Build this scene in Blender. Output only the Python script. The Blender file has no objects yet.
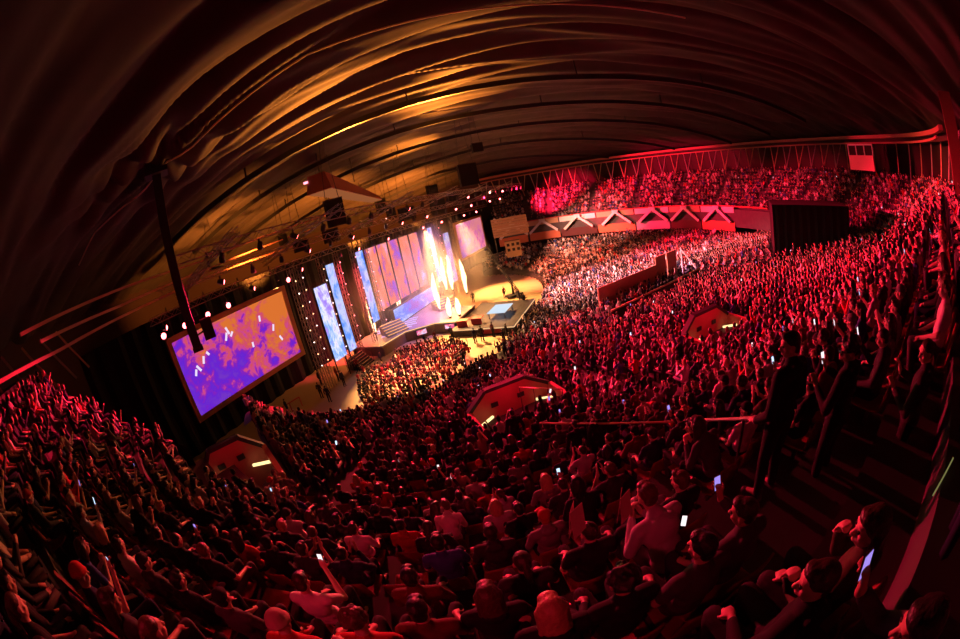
import bpy, bmesh, math, random
import numpy as np
from mathutils import Vector, Matrix, Euler

random.seed(7); RNG = np.random.default_rng(11)
scn = bpy.context.scene
COL = scn.collection
PI = math.pi
NEAR_MAX = 300          # spectators built one by one

# ------------------------------------------------------------------ camera
F = 400.0; PITCH = math.radians(-17); ROLL = math.radians(12); CAMZ = 15.0
_cp, _sp, _c, _s = math.cos(PITCH), math.sin(PITCH), math.cos(ROLL), math.sin(ROLL)
_fw = np.array([0, _cp, _sp]); _up = np.array([0, -_sp, _cp]); _rt = np.array([1.0, 0, 0])
CAMR = np.stack([_c * _rt - _s * _up, _s * _rt + _c * _up, -_fw], 1)
CAM = np.array([0, 0, CAMZ])
cd = bpy.data.cameras.new('camera'); cam = bpy.data.objects.new('camera', cd); COL.objects.link(cam)
cd.type = 'PANO'
try:
    cd.cycles.panorama_type = 'FISHEYE_EQUISOLID'; cd.cycles.fisheye_lens = 15.0; cd.cycles.fisheye_fov = math.radians(200)
except Exception:
    cd.panorama_type = 'FISHEYE_EQUISOLID'; cd.fisheye_lens = 15.0; cd.fisheye_fov = math.radians(200)
cd.sensor_width = 36.0; cd.sensor_height = 36.0 * 639 / 960; cd.sensor_fit = 'HORIZONTAL'
cd.clip_start = 0.05; cd.clip_end = 500
M4 = Matrix(CAMR.tolist()).to_4x4(); M4.translation = Vector(CAM.tolist()); cam.matrix_world = M4
scn.camera = cam

def pdir(px, py):
    x, y = px - 480.0, 319.5 - py
    r = math.hypot(x, y); th = 2 * math.asin(min(r / (2 * F), .999)); k = math.sin(th) / max(r, 1e-9)
    return CAMR @ np.array([x * k, y * k, -math.cos(th)])
def P(px, py, d):
    return CAM + pdir(px, py) * d
def PZ(px, py, z):
    v = pdir(px, py); return CAM + v * ((z - CAMZ) / v[2])
def proj(p):
    d = np.asarray(p, float) - CAM; L = np.linalg.norm(d, axis=-1, keepdims=True); c = (d / L) @ CAMR
    th = np.arccos(np.clip(-c[..., 2], -1, 1)); r = 2 * F * np.sin(th / 2); h = np.maximum(np.hypot(c[..., 0], c[..., 1]), 1e-9)
    return 480 + c[..., 0] / h * r, 319.5 - c[..., 1] / h * r, L[..., 0]

# ------------------------------------------------------------------ the bowl: rim curve, terraces
S0 = np.array([-9.2, 52.0]); D = np.array([.415, .91]); D /= np.linalg.norm(D); N = np.array([D[1], -D[0]]); C = np.array([9.0, 43.0])
def SN(s, n, z=0.0):
    q = S0 + D * s + N * n; return np.array([q[0], q[1], z])
def sn_of(p):
    v = np.asarray(p)[..., :2] - S0; return v @ D, v @ N
STAGE_ANG = math.atan2(D[1], D[0])      # direction of the stage line
CP = np.array([(17.4,89.3),(36,79.5),(48.8,66),(55,45),(52.3,24),(43.5,11.8),(30,6.6),(15,2.2),(6,-.6),(.3,-2.5),(-6,-2.0),(-12,.2),(-18.4,5.0),(-23.5,11),(-32,25),(-38,42),(-33,62),(-20,80),(0,89)], float)
def closed_spline(P_, m=60):
    n = len(P_); out = []
    for i in range(n):
        p0, p1, p2, p3 = P_[i - 1], P_[i], P_[(i + 1) % n], P_[(i + 2) % n]
        t = np.linspace(0, 1, m, endpoint=False)[:, None]
        out.append(.5 * ((2 * p1) + (-p0 + p2) * t + (2 * p0 - 5 * p1 + 4 * p2 - p3) * t ** 2 + (-p0 + 3 * p1 - 3 * p2 + p3) * t ** 3))
    return np.concatenate(out)
RIM = closed_spline(CP)
for _ in range(400): RIM = .25 * np.roll(RIM, 1, 0) + .5 * RIM + .25 * np.roll(RIM, -1, 0)
_seg = np.linalg.norm(np.roll(RIM, -1, 0) - RIM, axis=1); _L = np.concatenate([[0], np.cumsum(_seg)]); _P = np.vstack([RIM, RIM[:1]])
NR = 900; RIML = _L[-1]; _sv = np.linspace(0, RIML, NR, endpoint=False)
RIM = np.stack([np.interp(_sv, _L, _P[:, 0]), np.interp(_sv, _L, _P[:, 1])], 1)
_tg = np.roll(RIM, -1, 0) - np.roll(RIM, 1, 0); _tg /= np.linalg.norm(_tg, axis=1)[:, None]
NI = np.stack([_tg[:, 1], -_tg[:, 0]], 1)
if ((C - RIM) * NI).sum() < 0: NI = -NI
UM = 9.5; ZR = 14.25; SLOPE = .674; Q = S0 + 6 * N
def rim_dist(p):
    p = np.atleast_2d(p); out = np.empty(len(p)); idx = np.empty(len(p), int)
    for i in range(0, len(p), 2000):
        d = np.linalg.norm(p[i:i + 2000, None] - RIM[None], axis=2); idx[i:i + 2000] = d.argmin(1); out[i:i + 2000] = d.min(1)
    return out, idx
MID = RIM + NI * UM
MID = MID[rim_dist(MID)[0] > UM - .1]
def _polar(P_):
    v = P_ - Q; a = np.arctan2(v[:, 1], v[:, 0]); o = np.argsort(a); return a[o], np.linalg.norm(v, axis=1)[o]
_ma, _mr = _polar(MID)
_ea = np.linspace(-PI, PI, 1440, endpoint=False)
def ellf(s, n): return (np.abs(s) / 27.) ** 2.3 + (np.abs(n) / 16.8) ** 2.3
def _er(a):
    lo = np.zeros_like(a); hi = np.full_like(a, 60.); u = np.stack([np.cos(a), np.sin(a)], -1)
    for _ in range(32):
        m = (lo + hi) / 2; q = Q + u * m[:, None] - S0; i = ellf(q @ D, q @ N) < 1; lo = np.where(i, m, lo); hi = np.where(i, hi, m)
    return lo
_era = _er(_ea)
def ri_of(a): return np.interp(a, _ea, _era, period=2 * PI)
def rm_of(a): return np.interp(a, _ma, _mr, period=2 * PI)
def farw(x, y):
    an = np.degrees(np.arctan2(y - 43, x - 9)); d = np.abs((an + 101.8 + 180) % 360 - 180); return np.clip((d - 80) / 30, 0, 1)
ZM = ZR - SLOPE * UM
def zl_of(x, y): return ZM - farw(x, y) * 4.0
def T(x, y):
    p = np.array([x, y], float); d, i = rim_dist(p); d, i = d[0], i[0]
    if ((p - RIM[i]) @ NI[i]) <= 0: return ZR
    if d < UM: return ZR - SLOPE * d
    v = p - Q; a = math.atan2(v[1], v[0]); r = float(np.hypot(*v)); ri = float(ri_of(a)); rm = float(rm_of(a))
    if r <= ri: return 0.0
    q = Q + rm * v / r; z1 = float(zl_of(*q)); return .35 + (z1 - .35) * min(1, (r - ri) / (rm - ri))
def hit(px, py, dz=0.0, t0=.5):
    v = pdir(px, py); t = t0
    while t < 150:
        p = CAM + v * t
        if p[2] < T(p[0], p[1]) + dz: return p
        t *= 1.008
    return p

# ------------------------------------------------------------------ materials
MATS = {}
def mat(name, col, rough=.7, metal=0.0, vary=.12, scale=6.0, bump=0.0, spec=.3):
    if name in MATS: return MATS[name]
    m = bpy.data.materials.new(name); m.use_nodes = True; nt = m.node_tree; b = nt.nodes['Principled BSDF']
    b.inputs['Roughness'].default_value = rough; b.inputs['Metallic'].default_value = metal
    b.inputs['Specular IOR Level'].default_value = spec
    tc = nt.nodes.new('ShaderNodeTexCoord'); nz = nt.nodes.new('ShaderNodeTexNoise'); nz.inputs['Scale'].default_value = scale; nz.inputs['Detail'].default_value = 3
    nt.links.new(tc.outputs['Object'], nz.inputs['Vector'])
    mx = nt.nodes.new('ShaderNodeMix'); mx.data_type = 'RGBA'
    mx.inputs['A'].default_value = tuple(c * (1 - vary) for c in col) + (1,); mx.inputs['B'].default_value = tuple(min(1, c * (1 + vary)) for c in col) + (1,)
    nt.links.new(nz.outputs['Fac'], mx.inputs['Factor']); nt.links.new(mx.outputs['Result'], b.inputs['Base Color'])
    if bump:
        bp = nt.nodes.new('ShaderNodeBump'); bp.inputs['Strength'].default_value = bump; bp.inputs['Distance'].default_value = .02
        nt.links.new(nz.outputs['Fac'], bp.inputs['Height']); nt.links.new(bp.outputs['Normal'], b.inputs['Normal'])
    MATS[name] = m; return m
def emit(name, col, strength, sample=False):
    if name in MATS: return MATS[name]
    m = bpy.data.materials.new(name); m.use_nodes = True; nt = m.node_tree; nt.nodes.clear()
    o = nt.nodes.new('ShaderNodeOutputMaterial'); e = nt.nodes.new('ShaderNodeEmission'); e.inputs[0].default_value = tuple(col) + (1,); e.inputs[1].default_value = strength
    nt.links.new(e.outputs[0], o.inputs[0])
    if not sample: m.cycles.emission_sampling = 'NONE'
    MATS[name] = m; return m

# ------------------------------------------------------------------ object helpers
class MB:
    """verts and faces gathered from boxes, bars, tubes and grids, linked as ONE mesh object"""
    def __init__(s): s.v = []; s.f = []
    def add(s, v, f):
        b = len(s.v); s.v += [tuple(map(float, p)) for p in v]; s.f += [tuple(b + i for i in q) for q in f]; return s
    def box(s, c, size, rz=0.0, M=None):
        hx, hy, hz = size[0] / 2, size[1] / 2, size[2] / 2; cz, sz = math.cos(rz), math.sin(rz); v = []
        for dz in (-hz, hz):
            for dx, dy in ((-hx, -hy), (hx, -hy), (hx, hy), (-hx, hy)):
                if M is not None: v.append(tuple(Vector(c) + M @ Vector((dx, dy, dz))))
                else: v.append((c[0] + dx * cz - dy * sz, c[1] + dx * sz + dy * cz, c[2] + dz))
        return s.add(v, [(3, 2, 1, 0), (4, 5, 6, 7), (0, 1, 5, 4), (1, 2, 6, 5), (2, 3, 7, 6), (3, 0, 4, 7)])
    def bar(s, p, q, w, h=None):
        p, q = Vector(p), Vector(q); z = (q - p); L = z.length
        if L < 1e-6: return s
        z.normalize(); u = Vector((0, 0, 1)) if abs(z.z) < .95 else Vector((1, 0, 0)); x = z.cross(u).normalized(); y = x.cross(z).normalized()
        M = Matrix((x, y, z)).transposed(); return s.box((p + q) / 2, (w, h or w, L), M=M)
    def tube(s, pts, r, seg=8):
        n = len(pts); pts = [Vector(p) for p in pts]; v = []; f = []
        rr = r if isinstance(r, (list, tuple)) else [r] * n
        for i, p in enumerate(pts):
            t = (pts[min(i + 1, n - 1)] - pts[max(i - 1, 0)]).normalized(); u = Vector((0, 0, 1)) if abs(t.z) < .9 else Vector((1, 0, 0))
            x = t.cross(u).normalized(); y = x.cross(t)
            for k in range(seg):
                a = 2 * PI * k / seg; v.append(p + (x * math.cos(a) + y * math.sin(a)) * rr[i])
        for i in range(n - 1):
            for k in range(seg): f.append((i * seg + k, i * seg + (k + 1) % seg, (i + 1) * seg + (k + 1) % seg, (i + 1) * seg + k))
        f.append(tuple(range(seg))[::-1]); f.append(tuple((n - 1) * seg + k for k in range(seg)))
        return s.add(v, f)
    def prism(s, poly, z0, z1):
        n = len(poly); v = [(p[0], p[1], z0) for p in poly] + [(p[0], p[1], z1) for p in poly]
        return s.add(v, [tuple(range(n))[::-1], tuple(range(n, 2 * n))] + [(i, (i + 1) % n, n + (i + 1) % n, n + i) for i in range(n)])
    def quad(s, a, b, c, d, th=0.0):
        a, b, c, d = map(Vector, (a, b, c, d))
        if not th: return s.add((a, b, c, d), [(0, 1, 2, 3)])
        n = (b - a).cross(d - a).normalized() * th
        return s.add((a, b, c, d, a + n, b + n, c + n, d + n), [(3, 2, 1, 0), (4, 5, 6, 7), (0, 1, 5, 4), (1, 2, 6, 5), (2, 3, 7, 6), (3, 0, 4, 7)])
    def build(s, name, m, parent=None, smooth=False, fix=True):
        me = bpy.data.meshes.new(name); me.from_pydata(s.v, [], s.f)
        if fix:
            bm = bmesh.new(); bm.from_mesh(me); bmesh.ops.recalc_face_normals(bm, faces=bm.faces); bm.to_mesh(me); bm.free()
        if smooth: me.polygons.foreach_set('use_smooth', [True] * len(me.polygons))
        return link(name, me, m, parent)
def link(name, me, m, parent=None):
    o = bpy.data.objects.new(name, me); COL.objects.link(o)
    for x in (m if isinstance(m, (list, tuple)) else [m]): me.materials.append(x)
    if parent is not None:
        o.parent = parent; bpy.context.view_layer.update() if False else None
        o.matrix_parent_inverse = Matrix()
        # geometry is written in world space unless the parent sits elsewhere; bring it into the parent's frame
        if parent.get('_w'): me.transform(Matrix.LocRotScale(parent.location, parent.rotation_euler, None).inverted())
    return o
def tag(o, label, cat, group=None, kind=None):
    o['label'] = label; o['category'] = cat
    if group: o['group'] = group
    if kind: o['kind'] = kind
    return o
def thing(name, loc, label, cat, group=None, rz=0.0, world=True):
    o = bpy.data.objects.new(name, None); COL.objects.link(o); o.location = Vector([float(c) for c in loc]); o.rotation_euler = (0, 0, rz); o.empty_display_size = .2
    if world: o['_w'] = 1
    return tag(o, label, cat, group)
def struct(o, label=None, cat=None):
    o['kind'] = 'structure'
    if label: o['label'] = label
    if cat: o['category'] = cat
    return o
def part_label(o, label): o['label'] = label; return o
def dup(root, loc=None, rot=None, label=None, group=None):
    r = root.copy(); COL.objects.link(r)
    if loc is not None: r.location = Vector([float(c) for c in loc])
    if rot is not None: r.rotation_euler = rot
    if label: r['label'] = label
    if group: r['group'] = group
    for ch in list(root.children):
        c = ch.copy(); COL.objects.link(c); c.parent = r
        for g in list(ch.children):
            d = g.copy(); COL.objects.link(d); d.parent = c
    return r

# ------------------------------------------------------------------ colours (the things' own)
m_conc = mat('concrete', (.085, .08, .078), .85, vary=.25, scale=1.5, bump=.2)
m_floor = mat('arena_floor_boards', (.50, .36, .20), .55, vary=.12, scale=.6)
m_fabric = mat('ceiling_fabric', (.075, .065, .06), .8, vary=.25, scale=.7, bump=.3)
m_black = mat('black_drape', (.012, .012, .012), .95, vary=.3)
m_blackmetal = mat('black_metal', (.03, .03, .032), .5, vary=.2)
m_steel = mat('painted_steel', (.35, .33, .31), .5, vary=.15)
m_alu = mat('truss_aluminium', (.26, .23, .21), .45, .4, vary=.1)
m_white = mat('white_paint', (.75, .73, .70), .6, vary=.06)
m_tan = mat('tan_plywood', (.55, .38, .22), .7, vary=.15, scale=3)
m_deck = mat('stage_deck', (.26, .23, .27), .35, vary=.2)
m_fascia = mat('stage_fascia', (.16, .12, .10), .6, vary=.2)
m_redpaint = mat('red_paint', (.55, .07, .06), .6, vary=.15)
m_orange = mat('orange_banner', (.62, .20, .10), .7, vary=.1)
m_wood = mat('screen_frame_wood', (.42, .24, .10), .6, vary=.15)
m_seat = mat('seat_plastic', (.28, .05, .05), .45, vary=.15)
m_seatmetal = mat('seat_metal', (.25, .24, .24), .4, .7)
m_redlamp = emit('red_lamp_lens', (1, .12, .14), 14)
m_pinklamp = emit('pink_lamp_lens', (1, .35, .40), 4)
m_warmlamp = emit('warm_lamp_lens', (1, .62, .32), 3)
m_strip = emit('stair_strip_glow', (1, .78, .32), 1.6)
m_whitelamp = emit('white_lamp_lens', (1, .85, .85), 3)
# ------------------------------------------------------------------ the setting
def smooth(x): x = np.clip(x, 0, 1); return x * x * (3 - 2 * x)
def ringz(x): return 15.6 + 3.4 * smooth((x + 24) / 34)
NMIN = 0.8
def cutaway(x, y):
    """beyond the end of the near stand, where the floor opens towards the big screen"""
    az_ = np.degrees(np.arctan2(x, y)); lim = np.where(x < -9.3, 10.6 + .22 * (x + 9.3), 10.6)
    return (x < -4) & (az_ < -38.0) & (y > lim)
ROWU = .82; NUP = 11
def up_u(i): return .35 + ROWU * i
def up_z(i): return ZR - SLOPE * (up_u(i) + .45)
def build_upper():
    mb = MB(); ok = sn_of(RIM)[1] > NMIN - 1.5
    for i in range(-1, NUP):
        u0 = max(0, up_u(i)) if i >= 0 else -3.0; u1 = up_u(i + 1) if i < NUP - 1 else UM
        z = up_z(i) if i >= 0 else ZR + .2; z2 = up_z(i + 1) if i < NUP - 1 else ZM - 2.6
        a = RIM + NI * u0; b = RIM + NI * u1
        good = ok & (rim_dist(b)[0] > abs(u1) - .12) & ((rim_dist(a)[0] > abs(u0) - .12) | (u0 < 0))
        for k in range(NR):
            k2 = (k + 1) % NR
            if good[k] and good[k2]:
                if cutaway(*b[k]): continue
                mb.add([(*a[k], z), (*a[k2], z), (*b[k2], z), (*b[k], z)], [(0, 1, 2, 3)])
                mb.add([(*b[k], z), (*b[k2], z), (*b[k2], z2), (*b[k], z2)], [(0, 1, 2, 3)])
    return mb
def low_rows(a):
    """radius, z of every lower row along the ray at angle a"""
    rm, ri = float(rm_of(a)), float(ri_of(a)); q = Q + rm * np.array([math.cos(a), math.sin(a)]); z1 = float(zl_of(*q)); out = []
    k = 0
    while True:
        r = rm - .15 - .85 * k
        if r - .85 < ri: break
        t = (r - .45 - ri) / (rm - ri); out.append((r, .35 + (z1 - .35) * t)); k += 1
    return out
def build_lower():
    mb = MB(); A = np.linspace(-PI, PI, 541)[:-1]
    rows = [low_rows(a) for a in A]
    for j in range(len(A)):
        j2 = (j + 1) % len(A); ca, sa, cb, sb = math.cos(A[j]), math.sin(A[j]), math.cos(A[j2]), math.sin(A[j2])
        n = min(len(rows[j]), len(rows[j2]))
        m = Q + (rows[j][0][0] if rows[j] else 0) * np.array([ca, sa])
        if sn_of(m)[1] < NMIN - 1: continue
        for k in range(n):
            (r0, z0), (r1, z1) = rows[j][k], rows[j2][k]
            e0, e1 = r0 - .85, r1 - .85
            if sn_of(Q + e0 * np.array([ca, sa]))[1] < NMIN - 1 or cutaway(*(Q + e0 * np.array([ca, sa]))): continue
            y0 = rows[j][k + 1][1] if k + 1 < n else 0.0; y1 = rows[j2][k + 1][1] if k + 1 < n else 0.0
            p = lambda r, c, s, z: (Q[0] + r * c, Q[1] + r * s, z)
            if k == 0:
                mb.add([p(r0 + .3, ca, sa, z0), p(r1 + .3, cb, sb, z1), p(e1, cb, sb, z1), p(e0, ca, sa, z0)], [(0, 1, 2, 3)])
            else:
                mb.add([p(r0, ca, sa, z0), p(r1, cb, sb, z1), p(e1, cb, sb, z1), p(e0, ca, sa, z0)], [(0, 1, 2, 3)])
            mb.add([p(e0, ca, sa, z0), p(e1, cb, sb, z1), p(e1, cb, sb, y1), p(e0, ca, sa, y0)], [(0, 1, 2, 3)])
    return mb
struct(build_upper().build('floor_upper_terrace', m_conc, fix=False))
struct(build_lower().build('floor_lower_terrace', m_conc, fix=False))
fl = MB(); th = np.linspace(0, 2 * PI, 97)[:-1]
fl.add([(C[0] - 6 + 48 * math.cos(t), C[1] + 4 + 52 * math.sin(t), 0) for t in th], [tuple(range(96))])
struct(fl.build('floor', m_floor, fix=False))
# outer wall of the bowl
mb = MB(); O = RIM - NI * 3.0
for k in range(NR):
    k2 = (k + 1) % NR; mb.add([(*O[k], -.2), (*O[k2], -.2), (*O[k2], ringz(O[k2][0]) + 1.5), (*O[k], ringz(O[k][0]) + 1.5)], [(0, 1, 2, 3)])
struct(mb.build('wall_outer', mat('outer_wall', (.05, .03, .03), .9), fix=False))
# black drape that closes the stage end and the ends of the stands
mb = MB(); L0, R0 = SN(-41.5, -7), SN(45, -7)
seg = 160
for i in range(seg + 1):
    s_ = -41.5 + 86.5 * i / seg; n_ = -6.5 + .18 * math.sin(i * 1.9) + .1 * math.sin(i * .7); p = SN(s_, n_); mb.v += [(p[0], p[1], 0), (p[0], p[1], 13.2)]
for i in range(seg): mb.f.append((2 * i, 2 * i + 2, 2 * i + 3, 2 * i + 1))
struct(mb.build('wall_stage_drape', m_black, fix=False))
def drape(name, a, b, z0, z1a, z1b):
    mb = MB(); n = 40; a, b = np.array(a[:2]), np.array(b[:2]); nn = np.array([-(b - a)[1], (b - a)[0]]); nn /= np.linalg.norm(nn)
    for i in range(n + 1):
        t = i / n; p = a + (b - a) * t + nn * .15 * math.sin(i * 1.7); mb.v += [(*p, z0), (*p, z1a + (z1b - z1a) * t)]
    for i in range(n): mb.f.append((2 * i, 2 * i + 2, 2 * i + 3, 2 * i + 1))
    return struct(mb.build(name, m_black, fix=False))
drape('wall_left', (-26, 6.8), (-11.6, 9.9), 0, 14.0, 9.6)
drape('wall_left_return', (-8.2, 12.6), (-19.5, 25.8), 0, 7.6, 1.0)
drape('wall_far', SN(33.4, -.8), SN(45, -.8), 0, 9, 12)

# draped fabric ceiling, hung in swags that run across the hall
def ceil_noise(x, y):
    r = np.random.default_rng(5); o = np.zeros_like(x)
    for _ in range(40):
        kx, ky = r.normal(0, .13), r.uniform(.5, 5.5) * r.choice([-1, 1]); o += r.uniform(.5, 1) / (.6 + abs(ky)) * np.sin(kx * x + ky * y + r.uniform(0, 6.28) + .8 * np.sin(x * r.uniform(.05, .2) + r.uniform(0, 6)))
    return o * .19
POLE = P(155, 160, 20.5)
def ceil_base(x, y):
    v = np.array([x, y]) - C; a = math.atan2(v[1], v[0]); r = np.hypot(*v); oa_ = np.arctan2(O[:, 1] - C[1], O[:, 0] - C[0]); so_ = np.argsort(oa_); R = np.interp(a, oa_[so_], np.hypot(O[:, 0] - C[0], O[:, 1] - C[1])[so_], period=2 * PI)
    hr = ringz(C[0] + math.cos(a) * R) + 1.0; return float(hr + (26.5 - hr) * (1 - min(1, r / R) ** 2.4))
def ceil_z(x, y):
    v = np.stack([x, y], -1) - C; a = np.arctan2(v[..., 1], v[..., 0]); r = np.hypot(v[..., 0], v[..., 1])
    oa = np.arctan2(O[:, 1] - C[1], O[:, 0] - C[0]); orr = np.hypot(O[:, 0] - C[0], O[:, 1] - C[1]); so = np.argsort(oa)
    R = np.interp(a, oa[so], orr[so], period=2 * PI); f = np.clip(r / R, 0, 1)
    ex = C[0] + np.cos(a) * R; hr = ringz(ex) + 1.0
    z = hr + (26.5 - hr) * (1 - f ** 2.4)
    yy = y + 1.3 * np.sin(x / 8.5) + .02 * x * x / 10
    amp = .35 + .65 * np.clip((1 - f) * 4, 0, 1)
    z += -amp * 1.0 * (np.abs(np.sin(PI * (yy - 14.6) / 3.9)) ** .65) + ceil_noise(x, y) * amp
    d = np.hypot(x - POLE[0], y - POLE[1]); an = np.arctan2(y - POLE[1], x - POLE[0])
    z += -np.exp(-d / 5) * (.25 + .5 * np.sin(an * 11 + 1.5 * np.sin(an * 3)) * np.clip(d / 2, 0, 1))
    return z
na, nr = 720, 220
ang = np.linspace(0, 2 * PI, na, endpoint=False); fr = np.linspace(0, 1, nr)
oa = np.arctan2(O[:, 1] - C[1], O[:, 0] - C[0]); orr = np.hypot(O[:, 0] - C[0], O[:, 1] - C[1]); so = np.argsort(oa)
RR = np.interp(ang, oa[so], orr[so], period=2 * PI)
X = C[0] + np.cos(ang)[None] * RR[None] * fr[:, None]; Y = C[1] + np.sin(ang)[None] * RR[None] * fr[:, None]
Zc = ceil_z(X, Y)
vv = np.stack([X, Y, Zc], -1).reshape(-1, 3)
ii, jj = np.meshgrid(np.arange(nr - 1), np.arange(na), indexing='ij'); j2 = (jj + 1) % na
ff = np.stack([ii * na + jj, ii * na + j2, (ii + 1) * na + j2, (ii + 1) * na + jj], -1).reshape(-1, 4)
me = bpy.data.meshes.new('ceiling'); me.from_pydata(vv.tolist(), [], ff.tolist()); me.polygons.foreach_set('use_smooth', [True] * len(me.polygons))
o = link('ceiling', me, m_fabric); struct(o)
def ceil_at(p): return float(ceil_z(np.array([p[0]]), np.array([p[1]]))[0])

# seam cable of the ceiling and the catwalk beams under it
def along(ys, xs, dz=-.25):
    return [(x, y, ceil_at((x, y)) + dz) for x, y in zip(xs, ys)]
xs = np.linspace(-22, 12, 40)
mb = MB(); mb.tube([(x, 14.8, min(22.9 - .004 * (x - 2) ** 2, ceil_at((x, 14.8)) - .25)) for x in xs], .045, 6)
tag(mb.build('seam_cable', mat('pale_rope', (.8, .65, .5), .7)), 'pale cable strung across the dark ceiling fabric above the near stand', 'cable')
def beam(nm, pts, w, label, drops=()):
    t = thing(nm, pts[0], label, 'beam', 'catwalk beams under the ceiling')
    mb = MB()
    for a, b in zip(pts[:-1], pts[1:]): mb.bar(a, b, w, w * 1.4)
    mb.build('main_bar', m_blackmetal, t)
    for q in drops:
        z = ceil_at(q)
        h = MB(); h.bar((q[0], q[1], q[2]), (q[0], q[1], z + .3), .12); h.build('hanger', m_blackmetal, t)
    return t
for k, (y, za, xa, xb, lab) in enumerate([(31.5, 22.2, -26, 46, 'dark catwalk beam nearest to the camera under the ceiling fabric'), (43, 22.0, -32, 50, 'dark catwalk beam behind the hanging light gondola'), (54, 21.8, -34, 50, 'long dark catwalk beam crossing the middle of the ceiling'), (66, 20.8, -30, 44, 'dark catwalk beam above the far end of the stage'), (77, 19.6, -22, 36, 'dark catwalk beam farthest along the ceiling, above the far stand')]):
    pts = [(x, y + .08 * x, ceil_base(x, y + .08 * x) - 1.9) for x in np.linspace(xa, xb, 16)]
    beam('catwalk_beam', pts, .34, lab, [pts[i] for i in (2, 5, 8, 11)])

# hanging black column with its loudspeaker
zt = ceil_at(POLE)
t = thing('hanging_mast', (POLE[0], POLE[1], 12.0), 'tall black mast hanging from the ceiling in front of the near screen', 'mast')
mb = MB(); mb.box((POLE[0], POLE[1], (12 + zt + .4) / 2), (.46, .46, zt + .4 - 12), math.radians(40)); mb.build('mast_tube', m_blackmetal, t)
mb = MB(); mb.box((POLE[0], POLE[1], zt - .2), (1.2, 1.2, .25), math.radians(40)); mb.build('ceiling_plate', m_blackmetal, t)
mb = MB(); mb.box((POLE[0], POLE[1], 12.0), (.54, .54, .2), math.radians(40)); mb.build('foot_cap', m_blackmetal, t)
q = P(207.5, 328, 21.2)
t = thing('loudspeaker', q, 'black loudspeaker box clamped to the foot of the hanging mast', 'loudspeaker')
mb = MB(); mb.box(q, (.62, .7, 1.05), math.radians(40)); mb.build('cabinet', mat('speaker_black', (.05, .045, .045), .6), t)
mb = MB(); mb.bar((q[0], q[1], q[2]), (POLE[0], POLE[1], q[2]), .08); mb.build('clamp_arm', m_blackmetal, t)
mb = MB(); v = -np.array([q[0], q[1], 0]) ; v /= np.linalg.norm(v); mb.box(q + v * .36, (.5, .04, .9), math.radians(40)); mb.build('grille', m_blackmetal, t)

# ring beam, second ring and slanted window struts round the rim
okr = (sn_of(RIM)[1] > -2) & ~((RIM[:, 0] < 14) & (RIM[:, 1] < 40)) & ~((RIM[:, 0] < 38) & (RIM[:, 1] < 12))
okl = (sn_of(RIM)[1] > -2)
def ring(nm, off, dz, w, h, m, keep):
    mb = MB(); W = RIM + NI * off
    for k in range(0, NR, 3):
        k2 = (k + 3) % NR
        if keep[k] and keep[k2]: mb.bar((*W[k], ringz(W[k][0]) + dz), (*W[k2], ringz(W[k2][0]) + dz), w, h)
    return struct(mb.build(nm, m))
m_rimred = mat('rim_steel_red', (.42, .16, .13), .55)
ring('trim_1', 1.2, .3, .5, .45, m_rimred, okr); ring('trim_2', 1.9, -.55, .22, .22, m_rimred, okr); ring('trim_3', -.6, .0, .5, .8, mat('rim_dark', (.06, .03, .03), .8), okr)
tn = 4
for k in range(0, NR, 9):
    x, y = RIM[k]
    if not okl[k]: continue
    px, py, d = proj(np.array([x, y, 17.0]))
    if not (-60 < px < 1020 and d > 9): continue
    a = RIM[k] - NI[k] * .9; b = RIM[k] + NI[k] * .55; zb = up_z(0) if x > -8 else up_z(2)
    mb = MB(); t_ = _tg[k] * .9
    mb.bar((*(b + t_), zb), (*(a - t_ * .2), ringz(x) + .2), .14)
    if d > 62: mb.bar((*(b + t_), zb + 1.2), (*(a + t_ * 2.2), ringz(x) + .2), .12)
    struct(mb.build('trim_%d' % tn, m_tan if k % 2 else m_steel)); tn += 1
for nm, pp in (('trim_roof_edge', [(-14, 390, 17), (60, 350, 22), (150, 303, 32), (220, 272, 42), (300, 244, 54)]), ('trim_roof_rail', [(20, 335, 19), (110, 293, 27), (200, 262, 38), (330, 214, 56)]), ('trim_roof_rail_low', [(40, 342, 20), (120, 306, 28), (210, 268, 40), (310, 230, 55)])):
    mb = MB(); ww = [P(*a) for a in pp]
    for a, b in zip(ww[:-1], ww[1:]): mb.bar(a, b, .13, .16)
    struct(mb.build(nm, m_rimred))
# broad pillar at the far right of the near stand, commentary box on the rim
q = P(957, 165, 27)
mb = MB(); mb.box((q[0], q[1], 15.2), (.9, .9, 9.5), .3); struct(mb.build('column', mat('pillar_red', (.30, .08, .07), .7)), 'dark red pillar rising from the rim of the stand beside the window struts', 'pillar')
q = P(861, 155, 57); rz = math.atan2(_tg[rim_dist(q[:2])[1][0]][1], _tg[rim_dist(q[:2])[1][0]][0])
t = thing('commentary_box', (q[0], q[1], q[2] - 1.9), 'glazed red lit box on the stand rim under the ring beam', 'booth', rz=rz, world=False)
mb = MB(); mb.box((0, 0, .9), (5.4, .3, 1.9)); mb.build('front_wall', mat('booth_panel', (.75, .35, .32), .6), t)
for sx in (-1.8, 0, 1.8):
    mb = MB(); mb.box((sx, 0, 2.5), (1.6, .06, 1.2)); mb.build('window_pane', mat('dark_glass', (.03, .02, .02), .15, spec=.6), t)
mb = MB()
for sx in (-2.7, -.9, .9, 2.7): mb.box((sx, 0, 2.5), (.14, .2, 1.4))
mb.box((0, 0, 3.2), (5.5, .2, .16)); mb.build('frame', m_white, t)

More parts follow.
